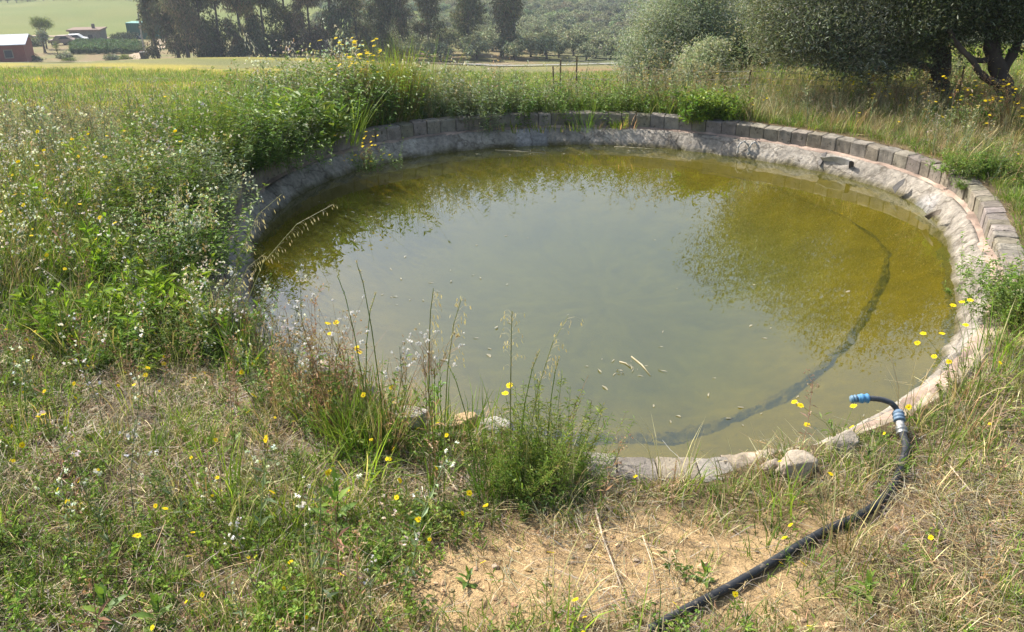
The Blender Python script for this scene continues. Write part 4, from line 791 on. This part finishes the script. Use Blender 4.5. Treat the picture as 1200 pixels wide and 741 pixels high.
def clump(name, label, cat, u, v, items, mat=M_LEAF, z=None, lean=(0, 0), flowers=None):
    b = P(u, v, 0); b[2] = float(H(b[0], b[1])) if z is None else z; Vs, Ts, Cs, n0 = [], [], [], 0
    for tp, n, s0, s1, rx, ry in items:
        p = np.stack([rng.normal(0, rx*.55, n), rng.normal(0, ry*.55, n), np.full(n, -.02)], 1); V, T, C = stamp(tp, p, rng.uniform(s0, s1, n), tints(n, .15), .14); V = V.copy(); V[:, 0] += lean[0]*V[:, 2]; V[:, 1] += lean[1]*V[:, 2]; Vs.append(V); Ts.append(T+n0); Cs.append(C); n0 += len(V)
    me = tri_mesh('foliage', np.concatenate(Vs), np.concatenate(Ts), np.concatenate(Cs), mat)
    if not flowers: o = link(name, me, None, None, tuple(b)); return tag(o, label, cat)
    e = empty(name, tuple(b), label, cat); link('foliage', me, None, e); n, rx, ry, z0, z1, r, col = flowers; f = TP()
    for k in range(n): add_head(f, [rng.normal(0, rx*.55), rng.normal(0, ry*.55), U(z0, z1)], r*U(.8, 1.2), col, n=8)
    o = link('blossoms', tmesh('blossoms', f, M_PETAL), None, e); return e
def clumps():
    A = [np.array(c)*1.2 for c in [(.13, .20, .035), (.17, .25, .04), (.10, .17, .03)]]; B = [np.array(c)*1.25 for c in [(.21, .28, .04), (.18, .26, .035), (.25, .31, .055)]]; Gy = [np.array(c)*1.45 for c in [(.15, .18, .10), (.19, .22, .14), (.12, .155, .075)]]
    fine = [t_grass(30, .45, .95, .0085, .12, .45, [B[0], B[2], A[1], B[1]], 4, .18) for _ in range(4)]; broad = [t_broad(6, .55, .13, .045, B+A, .12) for _ in range(4)]; leafy = [t_herb(8, .3, .75, .055, .020, A+[G3], 22, .14) for _ in range(5)]
    feath = [t_herb(10, .18, .42, .030, .0042, [A[0], A[1], G1, G2, np.array([.28, .30, .08])], 40, .10) for _ in range(5)]; broom = [t_grass(34, .5, 1.0, .006, .12, .28, [np.array([.25, .26, .05]), np.array([.20, .22, .05]), B[0], np.array([.28, .23, .08])], 3, .05) for _ in range(4)]
    grey = [t_herb(8, .3, .7, .05, .010, Gy, 26, .14) for _ in range(5)]; wd = [t_weed(U(.5, .85), WH*.85, 9, Gy[0], Gy[0], 3, .010, .35) for _ in range(6)]; straw = [t_grass(18, .35, .8, .005, .12, .5, [ST1, ST2, BR*1.6], 3, .2) for _ in range(4)]; brn = [t_weed(U(.35, .6), BR*1.8, 9, BR*1.4, BR*1.2, 3, .007, .5) for _ in range(5)]; oat = [t_oat(U(.7, 1.0), ST1*1.25, ST2, 20, .026) for _ in range(5)]; herb = [t_herb(7, .06, .22, .03, .013, A+[G1], 12, .08) for _ in range(6)]
    # left rim, from near to far
    clump('weed_clump', 'grey green seeding weeds hanging over the left end of the wall', 'weeds', 198, 262, [(wd, 30, .8, 1.2, .5, .6), (grey, 40, .8, 1.25, .45, .55), (herb, 40, .8, 1.5, .5, .6)], lean=(.06, -.05))
    clump('weed_clump', 'pale drooping weeds at the left rim where block wall first shows', 'weeds', 212, 322, [(wd, 16, .7, 1.1, .4, .4), (oat, 12, .6, .9, .35, .3), (leafy, 18, .7, 1.1, .35, .4)], lean=(.10, 0))
    clump('weed_clump', 'dark leafy weeds growing over the left wall below the lime grass', 'weeds', 300, 192, [(leafy, 46, .7, 1.05, .55, .45), (grey, 14, .8, 1.1, .5, .4), (wd, 8, .7, 1., .5, .4)], lean=(.04, -.06))
    clump('weed_clump', 'tall dense dark leafy weeds leaning over the shaded left water', 'weeds', 204, 275, [(feath, 26, 1.4, 2.1, .22, .4), (grey, 30, .8, 1.15, .25, .4), (wd, 10, .8, 1.1, .3, .4)], lean=(.05, 0))
    clump('weed_clump', 'leafy weeds massed at the bend of the left wall', 'weeds', 232, 212, [(feath, 40, 1.6, 2.2, .3, .35), (grey, 30, .8, 1.2, .3, .4)], lean=(.08, -.1))
    clump('grass_tuft', 'tall lime green fine grass on top of the left bank', 'grass', 292, 165, [(fine, 40, .75, 1.05, .75, .55), (leafy, 10, .9, 1.2, .6, .4)])
    clump('broadleaf_clump', 'bright green broad leaved clump on the wall right of the lime grass', 'plant', 345, 172, [(broad, 34, .9, 1.35, .42, .4), (leafy, 24, .7, 1.1, .45, .4)], lean=(.02, -.08))
    clump('weed_clump', 'leafy green weeds behind the bright broad leaved clump', 'weeds', 335, 140, [(leafy, 40, .95, 1.3, .8, .5), (wd, 20, 1., 1.4, .8, .5), (fine, 12, .6, .9, .8, .4)])
    clump('ragwort', 'ragwort with a bunch of yellow blossoms behind the dark wall corner', 'plant', 425, 140, [(leafy, 46, 1.1, 1.45, .4, .35), (brn, 14, 1.2, 1.6, .4, .3), (straw, 12, .7, 1., .4, .3)], flowers=(54, .38, .3, .75, 1.2, .028, YEL))
    clump('wall_plant', 'thin yellow flowered plant growing from the ledge inside the far left wall', 'plant', 427, 181, [(brn, 10, .5, .75, .18, .1), (leafy, 8, .35, .55, .16, .1)], flowers=(26, .22, .12, .12, .45, .018, YEL), z=-.2)
    clump('broom_tuft', 'tall upright yellow green broom like tuft on the back rim', 'grass', 466, 132, [(broom, 46, 1.15, 1.5, .34, .28), (straw, 8, .7, 1., .35, .3)])
    clump('weed_clump', 'brownish and green mixed weeds between ragwort and the broom like tuft', 'weeds', 398, 134, [(wd, 26, 1.05, 1.4, .5, .4), (leafy, 18, .9, 1.25, .5, .4), (straw, 14, .9, 1.25, .5, .4)])
    clump('weed_clump', 'grey green feathery weeds right of the broom like tuft', 'weeds', 535, 131, [(grey, 60, 1.0, 1.4, .7, .4), (wd, 16, .9, 1.3, .7, .4), (leafy, 20, .6, .9, .6, .3)])
    clump('weed_clump', 'dark green weeds on the wall behind the middle of the pond', 'weeds', 600, 128, [(leafy, 40, .75, 1.1, .5, .3), (grey, 26, .8, 1.2, .5, .35)])
    clump('weed_clump', 'deep green leafy weeds under the thin fence posts', 'weeds', 672, 126, [(leafy, 50, .75, 1.1, .6, .3), (fine, 18, .6, .9, .5, .3)])
    clump('weed_clump', 'green leafy weeds right of the fence posts and left of the olive', 'weeds', 742, 126, [(leafy, 44, .65, .95, .55, .3), (fine, 14, .45, .7, .5, .3)])
    clump('weed_clump', 'straw coloured weeds in front of the rounded olive tree', 'weeds', 775, 114, [(straw, 30, .6, .9, .8, .4), (brn, 18, .8, 1.1, .8, .4), (wd, 8, .6, .9, .8, .4)])
    clump('broadleaf_clump', 'bright green broad leaved clump on the far right wall below the fence post', 'plant', 832, 137, [(broad, 34, .55, .85, .42, .22), (leafy, 10, .5, .7, .5, .22)])
    clump('silver_oats', 'tall silvery oat heads rising before the dark tree row', 'grass', 386, 118, [([t_oat(U(.9, 1.1), np.array([.55, .52, .45]), GREY, 30, .032) for _ in range(4)], 8, 1.0, 1.45, .36, .3), (wd, 6, 1.2, 1.7, .5, .3)])
    clump('seeding_grass', 'pale seeding grass above the lime green grass crest', 'grass', 330, 112, [(wd, 20, .9, 1.3, .7, .4), (oat, 10, .8, 1.1, .6, .3)])
    # right rim
    clump('weed_clump', 'green leafy clump hugging the right end of the wall at photo edge', 'weeds', 1196, 372, [(leafy, 22, .45, .75, .22, .45), (herb, 26, .8, 1.4, .25, .5), (wd, 7, .5, .8, .25, .4)])
    clump('wall_tuft', 'small dark green tuft sprouting from a joint of the right wall', 'plant', 1128, 216, [(herb, 9, .5, .8, .06, .06)], z=-.03)
    clump('weed_clump', 'lush green tuft behind the right wall bend', 'weeds', 1150, 205, [(leafy, 16, .4, .6, .3, .25), (herb, 24, .8, 1.4, .4, .3)])
    clump('ragwort', 'yellow flowering weeds in front of the forked dark tree', 'plant', 1172, 150, [(brn, 30, .8, 1.2, .7, .4), (straw, 30, .6, .9, .7, .4), (leafy, 10, .5, .8, .6, .4)], flowers=(60, .7, .4, .25, .6, .020, YEL))
    clump('ragwort', 'yellow flowering weeds below the silvery olive trunk', 'plant', 1075, 130, [(brn, 24, .7, 1., .9, .3), (straw, 30, .5, .8, .9, .3)], flowers=(45, .9, .3, .2, .5, .018, YEL))
    # near rim
    clump('feathery_bush', 'feathery green bush on the near rim left of the pale blocks', 'bush', 616, 578, [(feath, 24, .6, 1.0, .17, .13), (herb, 10, .8, 1.2, .2, .16)])
    clump('feathery_bush', 'slender feathery sprig standing against the water right of the bush', 'plant', 640, 552, [(feath, 7, .9, 1.25, .07, .06)])
    clump('grass_tuft', 'tall green grass tuft at the near left edge beside the white seed heads', 'grass', 428, 508, [([t_grass(26, .2, .5, .0075, .1, .5, [A[0], A[1], G1, B[0]], 4, .15) for _ in range(3)], 13, .7, 1.05, .18, .15), (straw, 9, .5, .8, .22, .16)])
    clump('weed_clump', 'orange brown dry weeds on the crumbled near left edge', 'weeds', 372, 470, [(brn, 24, .6, .95, .4, .25), (straw, 16, .4, .7, .4, .25), (herb, 14, .8, 1.4, .4, .25)])
    clump('weed_clump', 'green and straw weeds hiding the corner where the left wall ends', 'weeds', 240, 385, [(leafy, 14, .4, .65, .3, .3), (wd, 12, .6, .9, .35, .35), (straw, 14, .45, .75, .35, .3), (herb, 24, .8, 1.4, .35, .3)])
    clump('weed_clump', 'green patch of broad weeds on the left bank slope', 'weeds', 165, 400, [(broad, 8, .4, .6, .4, .35), (leafy, 8, .35, .6, .5, .4)])
    # leafy dock plants in the foreground
    def dock(u, v, hgt, nl, L, lb):
        b = P(u, v, 0); b[2] = float(H(b[0], b[1])); e = empty('dock_plant', tuple(b), lb, 'plant'); s = TP(); tip = np.array([.02, .03, hgt]); s.stem([[0, 0, -.02], tip*.5+[.01, 0, 0], tip], .010, A[2]); link('stem', tmesh('stem', s, M_LEAF), None, e)
        for k in range(nl):
            f = k/nl; a_ = k*2.4+U(-.3, .3); el = .25+1.05*f; l_ = L*(1-.55*f)*U(.85, 1.1); w = l_*.27; nx = 7; V = []; c = A[rng.integers(3)]*U(.85, 1.2); p0 = tip*f*.95
            for i in range(nx):
                t_ = i/(nx-1); ww = w*math.sin(math.pi*min(1, .12+t_*.88))**.8*.5*(1+.18*math.sin(i*2.6)); ex = el-1.1*t_*(1-f*.5); x = l_*t_*math.cos(el)*.95+.0; zz = l_*(t_*math.sin(el)-.42*t_*t_*(1-f)); rip = .05*l_*math.sin(i*2.1+k)
                for sgn, dz in ((-1, .22), (0, 0), (1, .22)): V.append((x, sgn*ww, zz+dz*ww*1.3+rip*abs(sgn)*.3))
            Fc = [(i*3+j, i*3+j+1, i*3+j+4, i*3+j+3) for i in range(nx-1) for j in range(2)]; M_ = np.array([[math.cos(a_), -math.sin(a_), 0], [math.sin(a_), math.cos(a_), 0], [0, 0, 1]]); MB().add(np.array(V) @ M_.T+p0, Fc, c).build('leaf', M_LEAF, e, smooth=True)
    dock(392, 612, .26, 15, .17, 'upright dock plant with long wavy green leaves left of the bare patch')
    dock(478, 628, .07, 8, .09, 'small flat dock rosette below the upright dock plant')
    dock(545, 690, .05, 8, .08, 'small green rosette at the edge of the bare sand')
    dock(120, 735, .14, 11, .15, 'pale green leafy plant at the bottom left edge')
    dock(182, 738, .12, 11, .13, 'pale green leafy plant right of the other at the bottom edge')
    dock(270, 520, .10, 9, .12, 'lime green rosette in the grass of the left foreground')
    dock(822, 690, .06, 9, .09, 'small green rosette beside the black hose in the sand')
    dock(1010, 715, .09, 9, .10, 'green rosette in dry grass right of the black hose')
clumps()
# ------------------------------------------------------------------ hose, stones, liner scraps, floating bits, stalks
def hose():
    e = empty('irrigation_hose', tuple(P(1060, 520, 0)), 'black polythene irrigation hose with blue fittings ending over the pond', 'hose'); o = np.array(e.location); r = .0192
    px = [(760, 752), (800, 729), (850, 702), (890, 679), (930, 655), (965, 637), (1000, 621), (1025, 605), (1043, 583), (1054, 558), (1060, 535)]
    p = np.array([P(u, v, .0) for u, v in px]); p[:, 2] = H(p[:, 0], p[:, 1])+.022; p[-1, 2] += .03
    t = np.linspace(0, len(p)-1, 120); q = np.stack([np.interp(t, np.arange(len(p)), p[:, k]) for k in range(3)], 1)
    y0 = p[-1, 1]; end = [PD(1060, 520, y0+.06), PD(1057, 506, y0+.12)]; q = np.concatenate([q, end])
    for _ in range(8): q[1:-1] = (q[:-2]+2*q[1:-1]+q[2:])/4
    MB().tube(q-o, r, 14, (.021, .022, .024)).build('hose_pipe', M_RUB, e, True)
    J = [PD(1057, 506, y0+.12), PD(1054.5, 495, y0+.17), PD(1052.5, 484, y0+.22)]
    def cuff(name, a, b, rr, c, m, ribs=0, par=e):
        a, b = np.array(a), np.array(b); n = 13; ts = np.linspace(0, 1, n); R_ = np.full(n, rr); R_[0] = R_[-1] = rr*.86
        if ribs: R_ = R_*(1+.09*np.sin(ts*ribs*6.28))
        return MB().tube(a+(b-a)*ts[:, None]-o, R_, 20, c).build(name, m, par, True)
    cuff('metal_coupling', J[0]-(J[1]-J[0])*.35, J[0]+(J[1]-J[0])*.55, .029, (.30, .30, .28), M_MET, 2)
    cuff('white_joint', J[0]+(J[1]-J[0])*.55, J[1]+(J[2]-J[1])*.1, .020, (.45, .44, .41), M_SCRAP)
    cuff('blue_fitting', J[1]+(J[2]-J[1])*.1, J[2]+(J[2]-J[1])*.15, .029, (.13, .20, .28), M_BLUE, 3)
    Y = y0+.24; arcp = [J[2], PD(1050, 478, Y), PD(1044, 472, Y+.01), PD(1034, 468.5, Y+.02), PD(1024, 467.2, Y+.02), PD(1014, 467, Y+.02)]; arcp = np.array(arcp); t = np.linspace(0, 5, 40); aq = np.stack([np.interp(t, np.arange(6), arcp[:, k]) for k in range(3)], 1)
    for _ in range(6): aq[1:-1] = (aq[:-2]+2*aq[1:-1]+aq[2:])/4
    MB().tube(aq-o, .0145, 12, (.045, .048, .052)).build('bent_pipe', M_RUB, e, True)
    a, b, c_, d_ = PD(1018, 467, Y+.02), PD(1005, 467.3, Y+.02), PD(1003.5, 467.4, Y+.02), PD(996.5, 468.5, Y+.02)
    cuff('blue_fitting', a, b, .024, (.09, .26, .44), M_BLUE, 2); cuff('end_connector', b, c_, .017, (.06, .09, .12), M_RUB); cuff('end_connector', c_, d_, .021, (.10, .19, .27), M_BLUE, 2)
hose()
def stone(u, v, sx, sy, sz, col, lb, z=None, nm='stone', seed=1, rz=0., boxy=.5):
    b = P(u, v, 0); b[2] = (float(H(b[0], b[1])) if z is None else z); bm = bmesh.new(); bmesh.ops.create_icosphere(bm, subdivisions=4, radius=1)
    rs = np.random.default_rng(seed); cuts = [(rs.normal(size=3), U(.55, .85)) for _ in range(9)]
    for w in bm.verts:
        p = np.array(w.co); m = np.abs(p).max(); p = p/m*boxy+p*(1-boxy)
        for nrm, dd in cuts: nn = nrm/np.linalg.norm(nrm); k = p @ nn-dd; p = p-nn*k*.85 if k > 0 else p
        p = p*(1+.05*noise(p[0]*2+seed, p[1]*2+p[2]*2, 2.2, 1)+.018*noise(p[0]*8+p[2]*5, p[1]*8+seed, 2, 2)); w.co = (p[0]*sx, p[1]*sy, p[2]*sz)
    o = MB().bm(bm, col).build(nm, M_BLOCK, smooth=True, loc=(b[0], b[1], b[2]+sz*.35)); o.rotation_euler = (U(-.15, .15), U(-.15, .15), rz); return tag(o, lb, 'stone', 'loose stones on the near rim')
stone(484, 494, .105, .075, .055, (.50, .46, .39), 'large pale grey stone on the near left rim beside the seed plant', seed=3, rz=-.5)
stone(545, 502, .075, .055, .045, (.52, .36, .20), 'tan orange stone between two pale stones on the near rim', seed=4, rz=.2)
stone(584, 510, .085, .055, .05, (.52, .48, .41), 'pale stone just left of the feathery sprig', seed=5, rz=-.2)
stone(508, 512, .06, .05, .04, (.40, .34, .27), 'small brownish stone in front of the large pale stone', seed=6, rz=.4)
stone(930, 562, .10, .08, .075, (.42, .35, .26), 'rough tan rock fallen from the rim left of the hose', seed=7, rz=.3)
stone(905, 558, .06, .05, .05, (.38, .31, .24), 'smaller brown rock leaning on the rough tan rock', seed=8)
stone(985, 528, .09, .055, .05, (.45, .38, .29), 'flat rock on the rim in front of the blue hose end', seed=9, rz=.5)
stone(385, 436, .08, .06, .045, (.45, .36, .26), 'brown stone at the water edge below the white fluff', seed=11, rz=-.5)
stone(430, 462, .09, .06, .045, (.42, .36, .29), 'grey brown stone on the bank left of the grass tuft', seed=12, rz=-.5)
for k, (u, v, s_, lb) in enumerate([(690, 648, .022, 'small pebble at the upper edge of the bare sand'), (640, 690, .018, 'small pebble in the middle of the bare sand'), (580, 668, .02, 'small pebble at the left side of the bare sand'), (745, 664, .016, 'tiny pebble right of the long dry stalk')]): stone(u, v, s_, s_*.8, s_*.6, (.46, .36, .25), lb, nm='pebble', seed=20+k)
def scraps():
    # torn flaps and loops of the old liner along the far right water edge
    def flap(pix, zs, lb, col=(.46, .43, .38), nm='liner_flap', th=.008):
        V = np.array([P(u, v, z+.03) for (u, v), z in zip(pix, zs)]); dd = np.append(PC-V.mean(0)[:2], 0); V = V+dd/np.linalg.norm(dd)*.015; c = V.mean(0); n = 9; A, B, C_, D_ = V; g = np.array([[(A*(1-s)+B*s)*(1-t)+(D_*(1-s)+C_*s)*t for s in np.linspace(0, 1, n)] for t in np.linspace(0, 1, n)])
        g[..., 2] += .02*noise(g[..., 0]*7, g[..., 1]*7, 1.3, 2)+.012*np.sin(np.linspace(0, 1, n)*math.pi)[None]; g = g.reshape(-1, 3)-c; W = np.concatenate([g, g-[0, .004, th]]); m = n*n; q = [(i*n+j, i*n+j+1, (i+1)*n+j+1, (i+1)*n+j) for i in range(n-1) for j in range(n-1)]
        rim_ = [i for i in range(n)]+[i*n+n-1 for i in range(1, n)]+[(n-1)*n+j for j in range(n-2, -1, -1)]+[i*n for i in range(n-2, 0, -1)]
        q2 = [tuple(m+k for k in f)[::-1] for f in q]+[(rim_[k], rim_[(k+1) % len(rim_)], m+rim_[(k+1) % len(rim_)], m+rim_[k]) for k in range(len(rim_))]
        o = MB().add(W, q+q2, col).build(nm, M_SCRAP, smooth=False, loc=tuple(c)); return tag(o, lb, 'liner scrap', 'torn scraps of pond liner')
    flap([(948, 191), (970, 179), (962, 192), (955, 193)], [-.34, -.2, -.30, -.36], 'dark torn flap standing up at the far right water edge', (.12, .11, .10))
    flap([(962, 182), (998, 188), (995, 198), (965, 192)], [-.21, -.21, -.31, -.33], 'pale crumpled flap right of the dark standing flap', (.48, .44, .38))
    flap([(996, 189), (1002, 189), (1001, 202), (995, 202)], [-.2, -.2, -.36, -.36], 'narrow dark strip hanging into the water right of the pale flap', (.10, .09, .085))
    flap([(1047, 219), (1062, 209), (1060, 214), (1050, 226)], [-.30, -.19, -.22, -.34], 'small dark torn corner on the right water edge', (.08, .075, .07))
    flap([(1085, 252), (1105, 246), (1102, 251), (1090, 256)], [-.30, -.2, -.24, -.33], 'twiggy dark scrap on the pale right lining', (.16, .13, .10))
    for (u, v, w_, h_, lb) in [(872, 174, 8, 15, 'white plastic loop sticking up from the far right edge'), (884, 174, 6, 13, 'white plastic spike beside the white loop on the far edge')]:
        b = P(u, v+5, -.33); Y = b[1]-.13; pts = [PD(u-w_, v+6, Y), PD(u-w_*.8, v-4, Y), PD(u, v-h_*.6, Y+.03), PD(u+w_*.75, v-3, Y+.02), PD(u+w_*.55, v+7, Y)]; t = np.linspace(0, 4, 24); q = np.stack([np.interp(t, np.arange(5), np.array(pts)[:, k]) for k in range(3)], 1)
        for _ in range(3): q[1:-1] = (q[:-2]+2*q[1:-1]+q[2:])/4
        tag(MB().tube(q-q[0],   .010+.005*np.sin(np.arange(24)*1.7), 7, (.50, .47, .42)).build('liner_loop', M_SCRAP, smooth=True, loc=tuple(q[0])), lb, 'liner scrap', 'torn scraps of pond liner')
scraps()
def floating():
    ms = []
    for k in range(6):
        m = MB(); L = U(.03, .07); w = U(.006, .014); n = 6; V = []
        for i in range(n): t = i/(n-1); ww = w*math.sin(math.pi*min(.97, .05+t))**.7; V += [(L*(t-.5), -ww+.006*math.sin(t*3+k), .003+.003*math.sin(t*5)), (L*(t-.5), ww+.006*math.sin(t*3+k), .004)]
        ms.append(m.add(V, [(2*i, 2*i+2, 2*i+3, 2*i+1) for i in range(n-1)], np.array([.42, .38, .27])*U(.6, 1.25)).mesh('floating_leaf', M_DRY))
    zs = [((450, 300, 60, 50), 14, 'pale leaf bit floating in the bright water near the left bank'), ((560, 350, 90, 60), 24, 'pale leaf bit floating on the middle of the green water'), ((640, 178, 60, 6), 26, 'brown leaf bit drifting along the far shaded edge'), ((420, 235, 60, 14), 14, 'leaf bit floating in the dark reflection at the left'), ((755, 432, 35, 14), 16, 'leaf bit in the loose scum right of the pond middle'), ((840, 480, 110, 22), 12, 'leaf bit over the dark sunken ridge near the rim'), ((860, 350, 90, 60), 9, 'leaf bit floating in the olive reflection at the right')]
    for (u, v, a, b), n, lb in zs:
        for k in range(n):
            p = P(rng.normal(u, a*.7), rng.normal(v, b*.7), WL+.002)
            if off(p[0], p[1]) > -.34: continue
            o = link('floating_leaf', ms[rng.integers(6)], None, None, tuple(p)); o.rotation_euler = (0, 0, az()); s = U(.35, .95)*(1.25 if 'scum' in lb else 1); o.scale = (s, s*U(.35, 1.1)*(.5 if 'scum' in lb else 1), s*U(.6, 2.)); tag(o, lb, 'leaf', 'leaf bits floating on the pond')
    m = [(740, 418, 762, 440, 'long pale floating straw right of the pond middle'), (726, 424, 738, 430, 'short floating straw left of the long pale one'), (580, 176, 640, 180, 'thin twig floating along the far edge'), (720, 172, 780, 176, 'pale twig floating under the far right wall')]
    for u0, v0, u1, v1, lb in m: a, b = P(u0, v0, WL+.004), P(u1, v1, WL+.004); tag(MB().tube([[0, 0, 0], (b-a)*.5+[.01, .012, 0], b-a], [.005, .006, .003], 6, (.50, .44, .30)).build('floating_straw', M_DRY, smooth=True, loc=tuple(a)), lb, 'straw')
floating()
def stalks():
    for pts, r, lb in [([(697, 608), (706, 640), (720, 682), (736, 727)], .0055, 'long pale dry stalk lying down the bare sand'), ([(752, 640), (762, 672), (768, 702)], .003, 'thin dry stalk right of the long pale stalk'), ([(503, 518), (520, 548), (533, 571), (546, 588)], .0075, 'bent bare branch lying left of the feathery bush'), ([(527, 556), (545, 566), (556, 578)], .004, 'short side twig beside the bent bare branch'), ([(490, 640), (510, 632), (530, 622)], .004, 'pale straw stalk lying right of the dock plant'), ([(430, 700), (470, 690), (500, 690)], .004, 'dry stalk lying left of the bare sand'), ([(1110, 560), (1135, 590), (1155, 600)], .004, 'pale dry stalk lying in the grass right of the hose'), ([(260, 610), (290, 625), (305, 650)], .004, 'pale dry stalk in the left foreground grass'), ([(60, 590), (90, 585), (120, 600)], .004, 'grey dry stalk in the grass at the far lower left')]:
        q = np.array([P(u, v, 0) for u, v in pts]); q[:, 2] = H(q[:, 0], q[:, 1])+r*1.3+.012+rng.uniform(0, .02, len(q)); tag(MB().tube(q-q[0], np.linspace(r, r*.5, len(q)), 7, (.50, .40, .28)).build('dry_stalk', M_WOOD, smooth=True, loc=tuple(q[0])), lb, 'stalk')
stalks()
# ------------------------------------------------------------------ camera, light
cd = bpy.data.cameras.new('camera'); cam = bpy.data.objects.new('camera', cd); COL.objects.link(cam); cam.location = (0, 0, CAMZ)
cam.rotation_euler = (math.pi/2-TH, 0, 0); cd.sensor_width = 36; cd.lens = 36*F/1200; cd.clip_start = .05; cd.clip_end = 6000; S.camera = cam
sd = Vector((-.78, .62, 0)).normalized(); EL = R(45); sv = Vector((sd.x*math.cos(EL), sd.y*math.cos(EL), math.sin(EL)))
sl = bpy.data.lights.new('sun', 'SUN'); sl.energy = 5.0; sl.angle = R(.5); sl.color = (1, .965, .91); so = bpy.data.objects.new('sun', sl); COL.objects.link(so); so.rotation_euler = sv.to_track_quat('Z', 'Y').to_euler(); so.location = (-20, 12, 30)
w = bpy.data.worlds.new('World'); S.world = w; w.use_nodes = True; nt = w.node_tree; bg = nt.nodes['Background']; sk = nt.nodes.new('ShaderNodeTexSky'); sk.sky_type = 'NISHITA'; sk.sun_disc = False
sk.sun_elevation = EL; sk.sun_rotation = math.atan2(sd.x, sd.y); sk.air_density = 1.2; sk.dust_density = 3.2; nt.links.new(sk.outputs[0], bg.inputs[0]); bg.inputs[1].default_value = .14
S.view_settings.view_transform = 'Standard'; S.view_settings.look = 'None'; S.view_settings.exposure = .71; S.view_settings.gamma = 1; S.view_settings.use_curve_mapping = False
S.render.engine = 'CYCLES'; S.cycles.use_denoising = True; S.cycles.max_bounces = 6; S.cycles.diffuse_bounces = 2; S.cycles.glossy_bounces = 2; S.cycles.transmission_bounces = 3; S.cycles.transparent_max_bounces = 6; S.cycles.volume_bounces = 0
S.cycles.caustics_reflective = False; S.cycles.caustics_refractive = False; S.cycles.sample_clamp_indirect = 6

hz = MB().box((-1000, -960, -40), (1000, 1000, 24)).mesh('haze'); ho = link('haze', hz); tag(ho, kind='stuff'); hm = bpy.data.materials.new('haze_air'); hm.use_nodes = True; ht = hm.node_tree; ht.nodes.clear()
pv = ht.nodes.new('ShaderNodeVolumePrincipled'); pv.inputs['Color'].default_value = (.80, .88, 1., 1); pv.inputs['Density'].default_value = .0005; pv.inputs['Anisotropy'].default_value = .35
oo = ht.nodes.new('ShaderNodeOutputMaterial'); ht.links.new(pv.outputs[0], oo.inputs[1]); hz.materials.append(hm)
